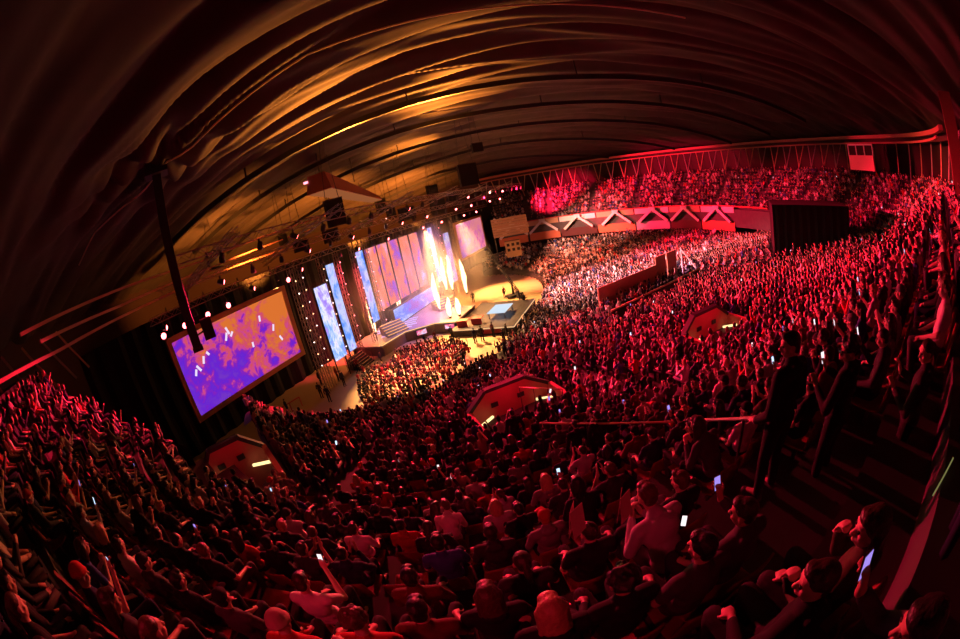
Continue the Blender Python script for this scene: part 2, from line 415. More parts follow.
# ------------------------------------------------------------------ stage end
def st(name, s, n, z, label, cat, group=None, yaw=0.0):
    return thing(name, SN(s, n, z), label, cat, group, rz=STAGE_ANG + yaw, world=False)
def led_mat(name, ramp, scale, seed, strength, wave=False):
    m = bpy.data.materials.new(name); m.use_nodes = True; nt = m.node_tree; nt.nodes.clear()
    o = nt.nodes.new('ShaderNodeOutputMaterial'); e = nt.nodes.new('ShaderNodeEmission'); nt.links.new(e.outputs[0], o.inputs[0]); e.inputs[1].default_value = strength
    tc = nt.nodes.new('ShaderNodeTexCoord'); mp = nt.nodes.new('ShaderNodeMapping'); mp.inputs['Location'].default_value = (seed, seed * .7, seed * .3); mp.inputs['Rotation'].default_value = (0, .5, 0); mp.inputs['Scale'].default_value = (scale[0], 1, scale[1])
    nt.links.new(tc.outputs['Object'], mp.inputs['Vector'])
    n1 = nt.nodes.new('ShaderNodeTexNoise'); n1.inputs['Scale'].default_value = 1; n1.inputs['Detail'].default_value = 8; n1.inputs['Roughness'].default_value = .62; n1.inputs['Distortion'].default_value = .35; nt.links.new(mp.outputs[0], n1.inputs['Vector'])
    r = nt.nodes.new('ShaderNodeValToRGB'); el = r.color_ramp.elements
    while len(el) > 1: el.remove(el[0])
    el[0].position = ramp[0][0]; el[0].color = (*ramp[0][1], 1)
    for p_, c_ in ramp[1:]: q_ = el.new(p_); q_.color = (*c_, 1)
    nt.links.new(n1.outputs['Fac'], r.inputs['Fac']); nt.links.new(r.outputs['Color'], e.inputs[0])
    return m, nt, tc, n1, r, e
ORG, PUR, BLU, PNK, VIO, WHT, CYA = (.85, .20, .035), (.30, .02, .55), (.10, .04, .90), (.75, .08, .30), (.16, .02, .75), (.8, .8, 1), (.05, .35, .95)
def screen_material(name, flip):
    m, nt, tc, n1, r, e = led_mat(name, [(.28, (.20, .04, .66)), (.38, VIO), (.46, PUR), (.51, PNK), (.56, (.75, .09, .14)), (.64, ORG)], (.62, .62), 3.1 + flip * 9, .85)
    # a warmer upper right and a cooler lower left of the filmed crowd picture
    sx = nt.nodes.new('ShaderNodeSeparateXYZ'); nt.links.new(tc.outputs['Object'], sx.inputs[0])
    ma = nt.nodes.new('ShaderNodeMath'); ma.operation = 'MULTIPLY_ADD'; ma.inputs[1].default_value = .020; nt.links.new(sx.outputs['X'], ma.inputs[0]); nt.links.new(n1.outputs['Fac'], ma.inputs[2])
    mb_ = nt.nodes.new('ShaderNodeMath'); mb_.operation = 'MULTIPLY_ADD'; mb_.inputs[1].default_value = .026; nt.links.new(sx.outputs['Z'], mb_.inputs[0]); nt.links.new(ma.outputs[0], mb_.inputs[2])
    nt.links.new(mb_.outputs[0], r.inputs['Fac'])
    if flip:
        for k_, c_ in enumerate([VIO, PUR, PNK, (.75, .15, .5), (.8, .2, .4), (.85, .25, .3)]): r.color_ramp.elements[k_].color = (*c_, 1)
    return m
def video_screen(s0, s1, label, flip):
    c = (s0 + s1) / 2; w = s1 - s0; h = 6.95; t = st('video_screen', c, 0, 8.28, label, 'screen', 'big video screens')
    mb = MB(); b = .42
    for x_ in (-w / 2 + b / 2, w / 2 - b / 2): mb.box((x_, 0, 0), (b, .35, h))
    for z_ in (-h / 2 + b / 2, h / 2 - b / 2): mb.box((0, 0, z_), (w - 2 * b, .35, b))
    mb.build('frame', m_wood, t)
    mb = MB(); mb.box((0, .02, 0), (w - 2 * b, .08, h - 2 * b)); mb.build('display', screen_material('screen_picture_%d' % flip, flip), t)
    mb = MB(); mb.box((0, .3, 0), (w - .2, .4, h - .2)); mb.build('housing', m_blackmetal, t)
    for x_ in np.linspace(-w / 2 + 1, w / 2 - 1, 4): mb = MB(); mb.bar((x_, .2, h / 2), (x_, .2, h / 2 + 2.2), .08); mb.build('hanging_cable', m_blackmetal, t)
    if not flip:
        for (x_, z_, a_, l_) in [(-5.1, .1, .5, .7), (-4.7, .3, -.5, .8), (-4.0, .7, .4, .8), (-3.4, 1.0, -.6, .5), (-1.1, 1.5, .5, .9), (-.8, 1.9, -.3, .9), (-.5, 1.5, .8, .6), (2.9, 1.6, .2, .7), (4.1, .3, .4, .8), (4.6, -.9, -.4, .7), (1.3, -.2, .1, .6)]:
            M = Matrix.Rotation(a_, 3, 'Y'); mb = MB(); mb.box((x_, -.03, z_), (.2, .02, l_ * .75), M=M); part_label(mb.build('picture_highlight', emit('screen_white', (.9, .75, 1), 1.0), t), 'pale raised hands in the screen picture')
    return t
video_screen(-33, -19.5, 'big video screen with orange and violet crowd picture, above the near end of the floor', 0)
video_screen(19.5, 33, 'big video screen glowing pink at the far end of the stage', 1)
for k, px in enumerate([(166.5, 334.5), (187.5, 324), (208.5, 313.5), (227.5, 304.5), (279.5, 281)]):
    q = PZ(px[0], px[1], 12.2); s_ = sn_of(q)[0]
    t = st('red_spot_lamp', s_, .25, 11.78, ['red lamp on the near end of the big screen frame', 'red lamp second along the top of the big screen', 'red lamp just behind the hanging mast loudspeaker', 'red lamp beside the mast loudspeaker on the screen top', 'small red lamp on the stage end of the big screen top'][k], 'lamp', 'red lamps along the screen top')
    mb = MB(); mb.box((0, 0, .06), (.3, .3, .12)); mb.build('base', m_blackmetal, t)
    mb = MB(); mb.tube([(0, .15, .38), (0, -.18, .34)], [.2, .24], 12); mb.build('lamp_head', m_blackmetal, t)
    mb = MB(); mb.tube([(0, -.2, .335), (0, -.26, .33)], [.23, .14], 12); mb.build('lens', m_redlamp, t)

LEDR = {'a': [(.30, (.25, .05, .7)), (.42, (.35, .25, .95)), (.5, (.75, .72, 1)), (.58, (.15, .35, 1)), (.7, (.6, .15, .6))],
        'b': [(.30, (.08, .08, .8)), (.45, (.12, .30, 1)), (.55, (.6, .65, 1)), (.68, (.3, .1, .8))],
        'c': [(.28, (.14, .10, .85)), (.38, (.45, .10, .50)), (.46, (.85, .20, .12)), (.56, (.85, .26, .20)), (.64, (.8, .30, .50)), (.74, (.55, .5, 1))]}
def led_column(s, n, w, z0, z1, kind, label, seed, strength=.95):
    h = z1 - z0; t = st('led_tower', s, n, (z0 + z1) / 2, label, 'LED panel', 'tall LED panels behind the stage')
    mb = MB(); mb.box((0, -.09, 0), (w, .08, h)); mb.build('display', led_mat('led_%d' % seed, LEDR[kind], (.55, .30), seed, strength)[0], t)
    mb = MB(); mb.box((0, .06, 0), (w + .12, .22, h + .12)); mb.build('cabinet', m_blackmetal, t)
    mb = MB()
    for z_ in (h / 2 - .3, 0, -h / 2 + .3): mb.bar((-w / 2, .22, z_), (w / 2, .22, z_), .1)
    for x_ in (-w / 2 + .1, w / 2 - .1): mb.bar((x_, .22, -h / 2 - z0 + (h * 0)), (x_, .22, h / 2), .1) if False else mb.bar((x_, .22, (1.31 if -9.7 < s < 10.7 else 0) - (z0 + z1) / 2), (x_, .22, h / 2 + 1.5), .1)
    mb.build('support_frame', m_blackmetal, t)
led_column(-14.9, .1, 1.9, 2.3, 10.3, 'a', 'pale violet LED column nearest to the big screen', 11, 1.3)
led_column(-12.2, -.4, 1.2, 2.1, 12.0, 'b', 'slim blue LED column beside the pale violet column', 12, 1.1)
led_column(-6.5, -.6, 1.3, 3.4, 12.2, 'b', 'blue and white LED column at the near end of the stage back wall', 13, 1.1)
for k, (s_, kd) in enumerate([(-3.5, 'c'), (-.9, 'c'), (1.8, 'c'), (4.6, 'c'), (7.4, 'c')]):
    led_column(s_, -1.2, 2.25, 4.0, 12.1, kd, ['violet topped LED panel, first of the stage back wall from the near end', 'orange LED panel with a light blue streak, second in the stage back wall', 'orange and blue LED panel in the middle of the stage back wall', 'pink LED panel with a pale blue patch, fourth in the stage back wall', 'LED panel partly behind the flame jets, last of the stage back wall'][k], 20 + k, 1.25)
led_column(11.6, -.6, 1.3, 3.4, 12.2, 'b', 'LED column behind the flame jets at the far end of the stage', 14)
led_column(15.4, .1, 1.9, 2.3, 10.6, 'a', 'LED column next to the far pink screen', 15)

# stage deck
poly = [(-9.6, -3.2), (-9.6, 1.7), (-5.4, 2.4), (-3.0, 5.4), (-3.0, 8.2), (3.6, 8.2), (3.6, 5.4), (6.4, 2.4), (10.6, 1.7), (10.6, -3.2)]
t = st('stage', 0, 0, 0, 'main stage with dark front and violet lit deck before the LED wall', 'stage')
mb = MB(); mb.prism([(s_, -n_) for s_, n_ in poly][::-1], 1.12, 1.3); mb.build('deck', m_deck, t)
mb = MB(); pl = [(s_ * .985, -n_ * .985) for s_, n_ in poly][::-1]; mb.prism(pl, 0, 1.12); mb.build('fascia', m_fascia, t)
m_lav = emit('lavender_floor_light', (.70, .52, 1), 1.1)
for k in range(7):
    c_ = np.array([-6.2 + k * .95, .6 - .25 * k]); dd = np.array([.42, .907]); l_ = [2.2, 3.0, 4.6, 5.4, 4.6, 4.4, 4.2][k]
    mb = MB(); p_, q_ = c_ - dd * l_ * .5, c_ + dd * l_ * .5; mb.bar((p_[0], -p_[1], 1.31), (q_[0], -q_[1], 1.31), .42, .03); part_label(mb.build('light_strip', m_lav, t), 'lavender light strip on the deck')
mb = MB(); ed = [(-9.6, 1.7), (-5.4, 2.4), (-3.0, 5.4), (-3.0, 8.2)]
for a_, b_ in zip(ed[:-1], ed[1:]): mb.bar((a_[0], -a_[1], 1.34), (b_[0], -b_[1], 1.34), .1, .08)
mb.build('edge_trim', emit('edge_glow', (1, .62, .25), 1.2), t)
for (s_, n_, yw) in [(-4.3, 3.9, .9), (-2.95, 7.2, 1.5)]:
    mb = MB(); mb.box((s_, -n_ - .15, .8), (1.5, .18, .85), -yw); f_ = mb.build('monitor', m_blackmetal, t)
    v_ = np.array([math.sin(-yw), -math.cos(-yw)]) ; mb = MB(); mb.box((s_ + v_[0] * .1, -n_ - .15 + v_[1] * .1, .82), (1.25, .03, .6), -yw); mb.build('monitor_picture', led_mat('monitor_%d' % int(yw * 10), [(.35, (.2, .05, .6)), (.5, (.9, .1, .15)), (.6, (.8, .7, 1))], (1.6, 1.6), yw * 3, 1.1)[0], f_)
# LED riser and desks on the deck
t = st('led_riser', 2.6, -.4, 1.31, 'blue lit riser below the LED wall on the main stage', 'riser')
mb = MB(); mb.box((0, .1, 1.15), (11.5, .5, 2.3)); mb.build('body', m_blackmetal, t)
mb = MB(); mb.box((0, -.19, 1.2), (11.3, .06, 2.1)); mb.build('display', led_mat('led_riser', [(.35, (.3, .12, .7)), (.48, (.12, .25, 1)), (.6, (.5, .6, 1))], (.3, .6), 7, 1.15)[0], t)
for k, (s_, n_, nn) in enumerate([(-5.6, 1.5, 5), (3.2, 4.4, 5)]):
    t = st('stage_steps', s_, n_, 1.31, ['flight of steps with gold edges below the LED wall', 'flight of steps with gold edges beside the flame jets'][k], 'steps', 'gold edged stage steps', yaw=-.5)
    for i in range(nn):
        mb = MB(); mb.box((0, i * .42, .12 + i * .12), (3.0, .42, .24 + i * .24)); tr = mb.build('step', m_deck, t)
        mb = MB(); mb.box((0, i * .42 - .2, .25 + i * .24), (3.0, .07, .05)); mb.build('step_edge', emit('gold_edge', (1, .55, .15), 1.4), tr)
# side stairs from the floor
t = st('stair_flight', -12.0, 1.0, 0, 'dark stair flight with pale edges leading from the floor to the near stage corner', 'stairs')
for i in range(6):
    mb = MB(); mb.box((0, .2 + i * .3, .11 + i * .11), (2.6, .3, .22 + i * .22)); tr = mb.build('step', m_blackmetal, t)
    mb = MB(); mb.box((0, .06 + i * .3, .235 + i * .22), (2.6, .04, .03)); mb.build('step_edge', m_tan, tr)
for sx in (-1.3, 1.3):
    mb = MB(); mb.tube([(sx, .1, .2), (sx, .1, 1.1), (sx, 1.8, 2.3), (sx, 1.8, 1.3)], .03, 6); mb.build('handrail', m_blackmetal, t)
# second stage with its white lit table
t = st('playing_platform', .5, 12.1, 0, 'dark square platform with a lit edge in front of the main stage', 'stage')
mb = MB(); mb.box((0, 0, .42), (10.2, 7.8, .84)); mb.build('deck', mat('platform_black', (.03, .025, .03), .5), t)
mb = MB(); mb.box((-5.12, 0, .8), (.08, 7.8, .1)); mb.box((0, -3.92, .8), (10.2, .08, .1)); mb.build('edge_trim', emit('edge_dim', (1, .6, .3), .9), t)
mb = MB(); mb.box((-5.13, -1.2, .45), (.03, 2.4, .5)); mb.build('red_panel', m_redpaint, t)
t = st('white_table', .1, 13.0, .84, 'long white table glowing on the dark platform in front of the stage', 'table')
mb = MB(); mb.box((0, 0, .72), (3.4, 2.3, .08)); mb.build('table_top', emit('table_glow', (.72, .85, 1), .95), t)
for sx in (-1.5, 1.5):
    for sy in (-1, 1):
        mb = MB(); mb.box((sx, sy, .34), (.1, .1, .68)); mb.build('leg', m_steel, t)
for k, (s_, n_) in enumerate([(-3.2, 9.4), (-2.6, 11.0)]):
    t = st('player_booth', s_, n_, .84, ['red topped desk at the stage side of the dark platform', 'red desk on the dark platform by its lit edge'][k], 'desk', 'red desks on the platform')
    mb = MB(); mb.box((0, 0, .72), (1.0, 1.3, .06)); mb.build('desk_top', m_redpaint, t)
    mb = MB(); mb.box((-.45, 0, .35), (.06, 1.3, .7)); mb.build('front_panel', m_redpaint, t)

# flame jets
m_flame = bpy.data.materials.new('flame'); m_flame.use_nodes = True; nt = m_flame.node_tree; nt.nodes.clear()
o_ = nt.nodes.new('ShaderNodeOutputMaterial'); e_ = nt.nodes.new('ShaderNodeEmission'); lw = nt.nodes.new('ShaderNodeLayerWeight'); lw.inputs[0].default_value = .35
r_ = nt.nodes.new('ShaderNodeValToRGB'); r_.color_ramp.elements[0].color = (1, .86, .55, 1); r_.color_ramp.elements[1].color = (1, .38, .06, 1); r_.color_ramp.elements[1].position = .75
nt.links.new(lw.outputs['Facing'], r_.inputs[0]); nt.links.new(r_.outputs[0], e_.inputs[0]); e_.inputs[1].default_value = 3.2; nt.links.new(e_.outputs[0], o_.inputs[0]); m_flame.cycles.emission_sampling = 'NONE'
FL = [((376, 334), (367, 297), 1.3, 'flame jet nearest to the big screen on the stage edge'), ((403, 318), (394.5, 284), 1.3, 'second flame jet along the stage, before the LED wall'), ((440, 311), (432, 272), 1.3, 'third flame jet along the stage, before the last LED panel'),
      ((447, 291), (441, 256), 2.0, 'tall flame jet in front of the far screen edge'), ((453, 291), (448.5, 254), 2.0, 'tallest flame jet beside the far screen'), ((467, 294), (460.5, 258), 1.3, 'flame jet farthest along the stage, next to the crane'),
      ((450.5, 318), (449, 296), 1.3, 'short flame jet low beside the gold edged steps'), ((460, 316), (455, 297), 1.3, 'short leaning flame jet low on the gold edged steps')]
FLP = []
for b, tp, z, lab in FL:
    p = PZ(b[0], b[1], z); d = np.linalg.norm(p - CAM); q = P(tp[0], tp[1], d); q = np.array([p[0], p[1], 0]) + np.array([(q - p)[0] * .3, (q - p)[1] * .3, q[2]]); FLP.append((p, q))
    t = thing('flame_jet', p, lab, 'flame', 'flame jets on the stage')
    mb = MB(); n_ = 14; pts = []; rr = []
    for i in range(n_ + 1):
        u_ = i / n_; pp = p + (q - p) * u_ + np.array([.10 * math.sin(u_ * 7 + z * 9 + p[0]), .10 * math.sin(u_ * 5 + p[1]), 0]) * u_; pts.append(pp); rr.append(.06 + .36 * math.sin(PI * min(1, u_ ** .8)) ** 1.1 * (.55 + .6 * u_) * (1 + .18 * math.sin(u_ * 19 + p[0])))
    rr[-1] = .03; mb.tube(pts, rr, 12); mb.build('fire', m_flame, t, smooth=True)
    mb = MB(); mb.box((p[0], p[1], p[2] + .13), (.3, .3, .24)); mb.build('burner', m_blackmetal, t)

# trusses
def truss_mb(a, b, w=.42, pitch=.6, r=.045):
    mb = MB(); a, b = Vector(a), Vector(b); z = (b - a); L = z.length; z.normalize(); u = Vector((0, 0, 1)) if abs(z.z) < .9 else Vector((D[0], D[1], 0)); x = z.cross(u).normalized(); y = x.cross(z).normalized()
    cs = [x * sx * w / 2 + y * sy * w / 2 for sx, sy in ((-1, -1), (1, -1), (1, 1), (-1, 1))]
    for c in cs: mb.bar(a + c, b + c, r)
    n = max(2, int(L / pitch))
    for i in range(n):
        for f_ in range(4):
            p_, q_ = (cs[f_], cs[(f_ + 1) % 4]) if i % 2 else (cs[(f_ + 1) % 4], cs[f_])
            mb.bar(a + z * (L * i / n) + p_, a + z * (L * (i + 1) / n) + q_, r * .6)
    return mb
def truss(name, a, b, label, group, w=.42, m=None):
    o = truss_mb(a, b, w).build(name, m or m_alu); return tag(o, label, 'truss', group)
TW = [(-18.4, .2, 'vertical truss tower right beside the big screen'), (-17.0, -.2, 'vertical truss tower before the pale violet LED column'), (-13.5, -.5, 'truss tower between the two near LED columns'), (-10.4, -.8, 'truss tower past the slim blue LED column'), (-8.0, -.4, 'truss tower beside the blue and white LED column'), (-5.1, -.6, 'truss tower at the near end of the LED wall'), (9.6, -.4, 'truss tower behind the tallest flame jets'), (13.4, -.2, 'truss tower between the far LED columns'), (18.2, .2, 'truss tower beside the far pink screen')]
for s_, n_, lab in TW: truss('truss_tower', SN(s_, n_, 1.33 if -9.7 < s_ < 10.7 else 0), SN(s_, n_, 13), lab, 'vertical truss towers')
words_ = ['near end', 'second bay', 'third bay', 'fourth bay', 'fifth bay', 'sixth bay', 'far end']
for j, (n_, z_, nm) in enumerate([(.6, 13.4, 'lowest lighting truss over the stage back'), (4.5, 15.0, 'middle lighting truss over the stage front'), (9.0, 16.4, 'highest lighting truss out over the floor')]):
    for k in range(7):
        s0 = -34 + k * 10; truss('lighting_truss', SN(s0, n_, z_), SN(s0 + 9.7, n_, z_), '%s, %s' % (nm, words_[k]), 'lighting trusses', .5)
for k, s_ in enumerate([-30, -20, -9, 2, 13, 26]):
    truss('cross_truss', SN(s_, -1.5, 14.2), SN(s_, 10, 17.0), 'cross truss tying the lighting trusses above the stage, %s' % ['over the big screen', 'beside the big screen', 'over the LED columns', 'over the LED wall', 'over the flame jets', 'over the far screen'][k], 'cross trusses', .4)

# lamps on towers and trusses
def spot(name, p, aim, label, cat, group, lens, r=.16):
    t = thing(name, p, label, cat, group); p = np.array(p); v = np.array(aim) - p; v = v / np.linalg.norm(v)
    mb = MB(); mb.tube([p - v * r * 1.4, p - v * r * .3, p + v * r * 1.2], [r * .7, r, r], 10); mb.build('lamp_head', m_blackmetal, t)
    mb = MB(); mb.tube([p + v * r * 1.21, p + v * r * 1.35], [r * .92, r * .6], 10); mb.build('lens', lens, t)
    mb = MB(); mb.box(p + np.array([0, 0, r * 1.6]), (r * .5, r * .5, r * 1.6)); mb.build('yoke', m_blackmetal, t)
    return t
AIM = np.array([0, 0, 14.])
cols = [m_whitelamp, m_warmlamp, m_pinklamp, m_pinklamp]
for ti, (s_, n_, lab) in enumerate(TW[:6] + TW[6:8]):
    for k in range(8):
        p = SN(s_ + .1, n_ + .4, 3.0 + k * 1.25)
        spot('tower_lamp', p, AIM, 'small lamp on the %s, %s' % (lab.replace('vertical ', ''), ['lowest', 'second up', 'third up', 'fourth up', 'fourth down', 'third down', 'second down', 'topmost'][k]), 'lamp', 'small lamps on the truss towers', cols[(ti + k) % 2 if ti in (0, 1, 2) else 2 + k % 2], .075)
for j, (n_, z_) in enumerate([(.6, 13.4), (4.5, 15.0), (9.0, 16.4)]):
    for k in range(22):
        s_ = -33 + k * 3.1 + j; p = SN(s_, n_ + .2, z_ - .72); lit = (k * 7 + j * 3) % 5 < (2 if j < 2 else 1)
        spot('moving_light', p, SN(s_ * .3, 20, 4) if lit else SN(s_, 3, 0), '%s stage light under the %s lighting truss, number %s from the near end' % ('glowing red' if lit else 'dark', ['lowest', 'middle', 'highest'][j], ['one', 'two', 'three', 'four', 'five', 'six', 'seven', 'eight', 'nine', 'ten', 'eleven', 'twelve', 'thirteen', 'fourteen', 'fifteen', 'sixteen', 'seventeen', 'eighteen', 'nineteen', 'twenty', 'twenty-one', 'twenty-two'][k]), 'stage light', 'stage lights under the trusses', m_redlamp if lit else mat('lens_off', (.1, .1, .12), .2), .2)
# hanging loudspeakers
SPK = [(335, 213, 38, 1.7, 2.5), (331, 236, 50, 1.9, 1.5), (381, 206, 68, 1.7, 2.3), (407, 214, 56, 2.2, 1.7), (391, 213, 58, 1.2, 1.5), (438, 207, 60, 2.2, 2.2), (468, 175, 50, 2.3, 2.7), (214.5, 260, 44, 1.6, 1.9), (301, 246, 48, 1.8, 1.2), (283, 240, 50, 1.0, 1.2), (366, 224, 66, 2.1, 1.35), (432, 190, 69, 1.9, 1.5), (452, 197, 62, 1.4, 1.2), (477, 148, 46, 1.2, 1.0)]
spk_lab = ['big black loudspeaker hanging under the light gondola', 'flat black loudspeaker hanging just below the gondola loudspeaker', 'narrow black loudspeaker at the thin end of the light gondola', 'wide black loudspeaker over the LED wall', 'small black loudspeaker beside the wide one over the LED wall', 'black loudspeaker over the last LED panel', 'large black loudspeaker hanging high in front of the far stand', 'lone black loudspeaker hanging above the big screen', 'flat black loudspeaker over the truss towers', 'small black loudspeaker over the big screen corner', 'flat black loudspeaker over the blue LED column', 'black loudspeaker high over the flame jets', 'black loudspeaker between the flame jets and the far stand', 'small black loudspeaker hanging under the ceiling fabric']
for (px, py, d, w_, h_), lab in zip(SPK, spk_lab):
    q = P(px, py, d); t = thing('hanging_loudspeaker', q, lab, 'loudspeaker', 'black loudspeakers hanging over the stage', rz=math.atan2(q[1], q[0]) - PI / 2 + .25, world=False)
    mb = MB(); mb.box((0, 0, 0), (w_, .9, h_)); mb.build('cabinet', m_black, t)
    mb = MB(); mb.box((0, 0, h_ / 2 + .06), (w_ + .1, .8, .12)); mb.build('bumper', m_blackmetal, t)
    zc = ceil_at(q) - q[2]
    for sx in (-1, 1): mb = MB(); mb.bar((sx * w_ * .4, 0, h_ / 2), (sx * w_ * .1, 0, zc), .05); mb.build('chain', m_blackmetal, t)
# light gondola: long wedge with a pale underside
A_, B_ = P(318, 186, 42), P(376, 199, 58); ax = (B_ - A_); ax[2] = 0; L_ = np.linalg.norm(ax)
t = thing('light_gondola', A_, 'long orange lit light gondola with pale underside hanging from the ceiling', 'light fitting', rz=math.atan2(ax[1], ax[0]), world=False)
dz = B_[2] - A_[2]
mb = MB(); w0, w1 = 1.5, .9
mb.add([(0, -w0, -.6), (0, w0, -.6), (0, w0 * .7, 1.3), (0, -w0 * .7, 1.3), (L_, -w1, dz - .3), (L_, w1, dz - .3), (L_, w1 * .7, dz + .3), (L_, -w1 * .7, dz + .3)], [(0, 3, 2, 1), (4, 5, 6, 7), (0, 4, 7, 3), (1, 2, 6, 5), (3, 7, 6, 2), (0, 1, 5, 4)]); mb.build('housing', mat('gondola_red', (.30, .10, .08), .6), t)
mb = MB(); mb.add([(.2, -w0 * .9, -.66), (.2, w0 * .9, -.66), (L_, w1 * .9, dz - .36), (L_, -w1 * .9, dz - .36)], [(0, 1, 2, 3)]); mb.v += [(a, b, c + .05) for a, b, c in mb.v[:4]]; mb.f += [(7, 6, 5, 4), (0, 1, 5, 4), (1, 2, 6, 5), (2, 3, 7, 6), (3, 0, 4, 7)]; mb.build('diffuser', emit('gondola_glow', (1, .30, .10), .30), t)
for x_ in (1, L_ * .6): mb = MB(); mb.bar((x_, 0, .5), (x_, 0, ceil_at(A_ + ax / L_ * x_) - A_[2]), .08); mb.build('hanger', m_blackmetal, t)
mb = MB(); mb.box((-.1, 1.3, .75), (.1, .5, .25)); mb.build('end_lamp', emit('pink_end_lamp', (1, .3, .4), 2.5), t)

# camera crane
b_ = PZ(514, 297, 0); tip = P(486, 247, 61)
t = thing('camera_crane', b_, 'camera crane with long boom standing on the floor beyond the platform', 'crane')
mb = MB(); mb.box(b_ + np.array([0, 0, .3]), (2.0, 1.4, .3), .4); mb.build('dolly', m_blackmetal, t)
mb = MB(); mb.bar(b_ + np.array([0, 0, .3]), b_ + np.array([0, 0, 2.2]), .25); mb.build('post', m_blackmetal, t)
pv = b_ + np.array([0, 0, 2.2]); v = tip - pv; v /= np.linalg.norm(v)
mb = truss_mb(pv - v * 2.2, tip, .3, .8, .06); mb.build('boom', m_blackmetal, t)
mb = MB(); mb.box(pv - v * 2.3, (.9, .6, .7), .4); mb.build('counterweight', m_blackmetal, t)
mb = MB(); mb.box(tip + np.array([0, 0, -.35]), (.4, .6, .45), .4); mb.build('camera_head', m_blackmetal, t)
for sx, sy in ((-.8, -.5), (.8, -.5), (-.8, .5), (.8, .5)):
    mb = MB(); w_ = b_ + np.array([sx, sy, .15]); mb.tube([w_ - np.array([0, .08, 0]), w_ + np.array([0, .08, 0])], .15, 10); mb.build('wheel', m_blackmetal, t)
# red barrier by the big screen
a_, b_ = PZ(269, 415, 1.0), PZ(299, 397, 1.0)
t = thing('barrier_rail', (a_[0], a_[1], 0), 'red barrier rail standing on the floor under the big screen', 'barrier')
mb = MB(); mb.bar(a_, b_, .1); mb.build('top_rail', m_redpaint, t)
for u_ in (0, .33, .66, 1): mb = MB(); p = a_ + (b_ - a_) * u_; mb.bar((p[0], p[1], 0), p, .08); mb.build('post', m_redpaint, t)

# ------------------------------------------------------------------ far stand front: fascia, inverted V struts, banners
def mid_at(k): return RIM[k] + NI[k] * (UM + .05)
sel = [k for k in range(NR) if okr[k] and farw(*mid_at(k)) > .85 and sn_of(mid_at(k))[1] > -.5]
az = lambda p: math.degrees(math.atan2(p[0], p[1]))
sel = sorted([k for k in sel if 2 < az(mid_at(k)) < 47], key=lambda k: az(mid_at(k)))
def band(nm, z0, z1, off, m, ks, th=.12):
    mb = MB(); W = [(RIM[k] + NI[k] * (UM + off)) for k in ks]; W2 = [(RIM[k] + NI[k] * (UM + off + th)) for k in ks]
    for i in range(len(ks) - 1):
        a, b, c, d = W[i], W[i + 1], W2[i + 1], W2[i]
        mb.add([(*a, z0), (*b, z0), (*c, z0), (*d, z0), (*a, z1), (*b, z1), (*c, z1), (*d, z1)], [(3, 2, 1, 0), (4, 5, 6, 7), (0, 1, 5, 4), (1, 2, 6, 5), (2, 3, 7, 6), (3, 0, 4, 7)])
    return mb.build(nm, m)
struct(band('trim_far_rail', ZM + .75, ZM + .95, .02, m_redpaint, sel))
# rows of pale parapet panels
step = 28; zf0 = 4.75
cut = [sel[i:i + step + 1] for i in range(0, len(sel) - step, step)]
bcols = [m_orange, m_orange, mat('dark_banner', (.10, .03, .03), .7), m_orange, mat('pale_banner', (.45, .40, .50), .7), mat('dark_banner', (.10, .03, .03), .7), m_orange, m_orange, m_orange]
ordw = ['first', 'second', 'third', 'fourth', 'fifth', 'sixth', 'seventh', 'eighth', 'ninth', 'tenth', 'eleventh', 'twelfth', 'thirteenth', 'fourteenth']
for i, ks in enumerate(cut):
    struct(band('trim_far_parapet_%d' % (i + 1), ZM - .25, ZM + .75, .02, m_tan if i % 2 else m_white, ks[:-1]))
    m_ = bcols[i % len(bcols)]
    tag(band('banner', zf0 - .2, zf0 + 1.35, .10, m_, ks[:-1], .05), '%s banner hung on the far stand front, %s counted from the screen' % (m_.name.replace('_', ' ').replace(' banner', ''), ordw[i]), 'banner', 'banners on the far stand front')
    k = ks[len(ks) // 2]; p = RIM[k] + NI[k] * (UM + .62); tt = _tg[k]
    t = thing('inverted_v_strut', (*p, ZM - 1.5), 'white inverted V strut on the far stand front above the %s banner' % ordw[i], 'strut', 'inverted V struts on the far stand front')
    for sg in (-1, 1):
        mb = MB(); a = p + tt * sg * 2.9; mb.bar((*a, ZM - 1.75), (*p, ZM + .6), .6, .45); mb.build('leg', m_white, t)
    mb = MB(); mb.bar((*(p - tt * .6), ZM + .7), (*(p + tt * .6), ZM + .7), .45, .4); mb.build('apex_block', m_white, t)
# slatted tan panel and pale booth below the near end of the far stand
q = P(510, 227, 74); t = thing('slatted_panel', (q[0], q[1], q[2] - 1.6), 'tan slatted panel wall beside the far screen', 'panel', rz=math.radians(-8), world=False)
mb = MB(); [mb.box((0, 0, .25 + i * .5), (6.6, .2, .44)) for i in range(7)]; mb.build('slats', mat('tan_slats', (.50, .30, .18), .7), t)
for sx in (-3.2, 3.2): mb = MB(); mb.box((sx, .2, -.4), (.2, .2, 8)); mb.build('post', m_blackmetal, t)
q = P(513, 246, 71); t = thing('pale_booth', (q[0], q[1], q[2] - 1.6), 'small pale booth with dark square windows under the tan panel', 'booth', rz=math.radians(-8), world=False)
mb = MB(); mb.box((0, 0, 1.2), (2.7, 1.5, 2.8)); mb.build('body', mat('booth_tan', (.30, .20, .12), .7), t)
for sx in (-.8, .05, .9):
    for z_ in (1.1, 2.0): mb = MB(); mb.box((sx, -.77, z_), (.5, .06, .5)); mb.build('window_pane', mat('dark_glass', (.03, .02, .02), .15), t)

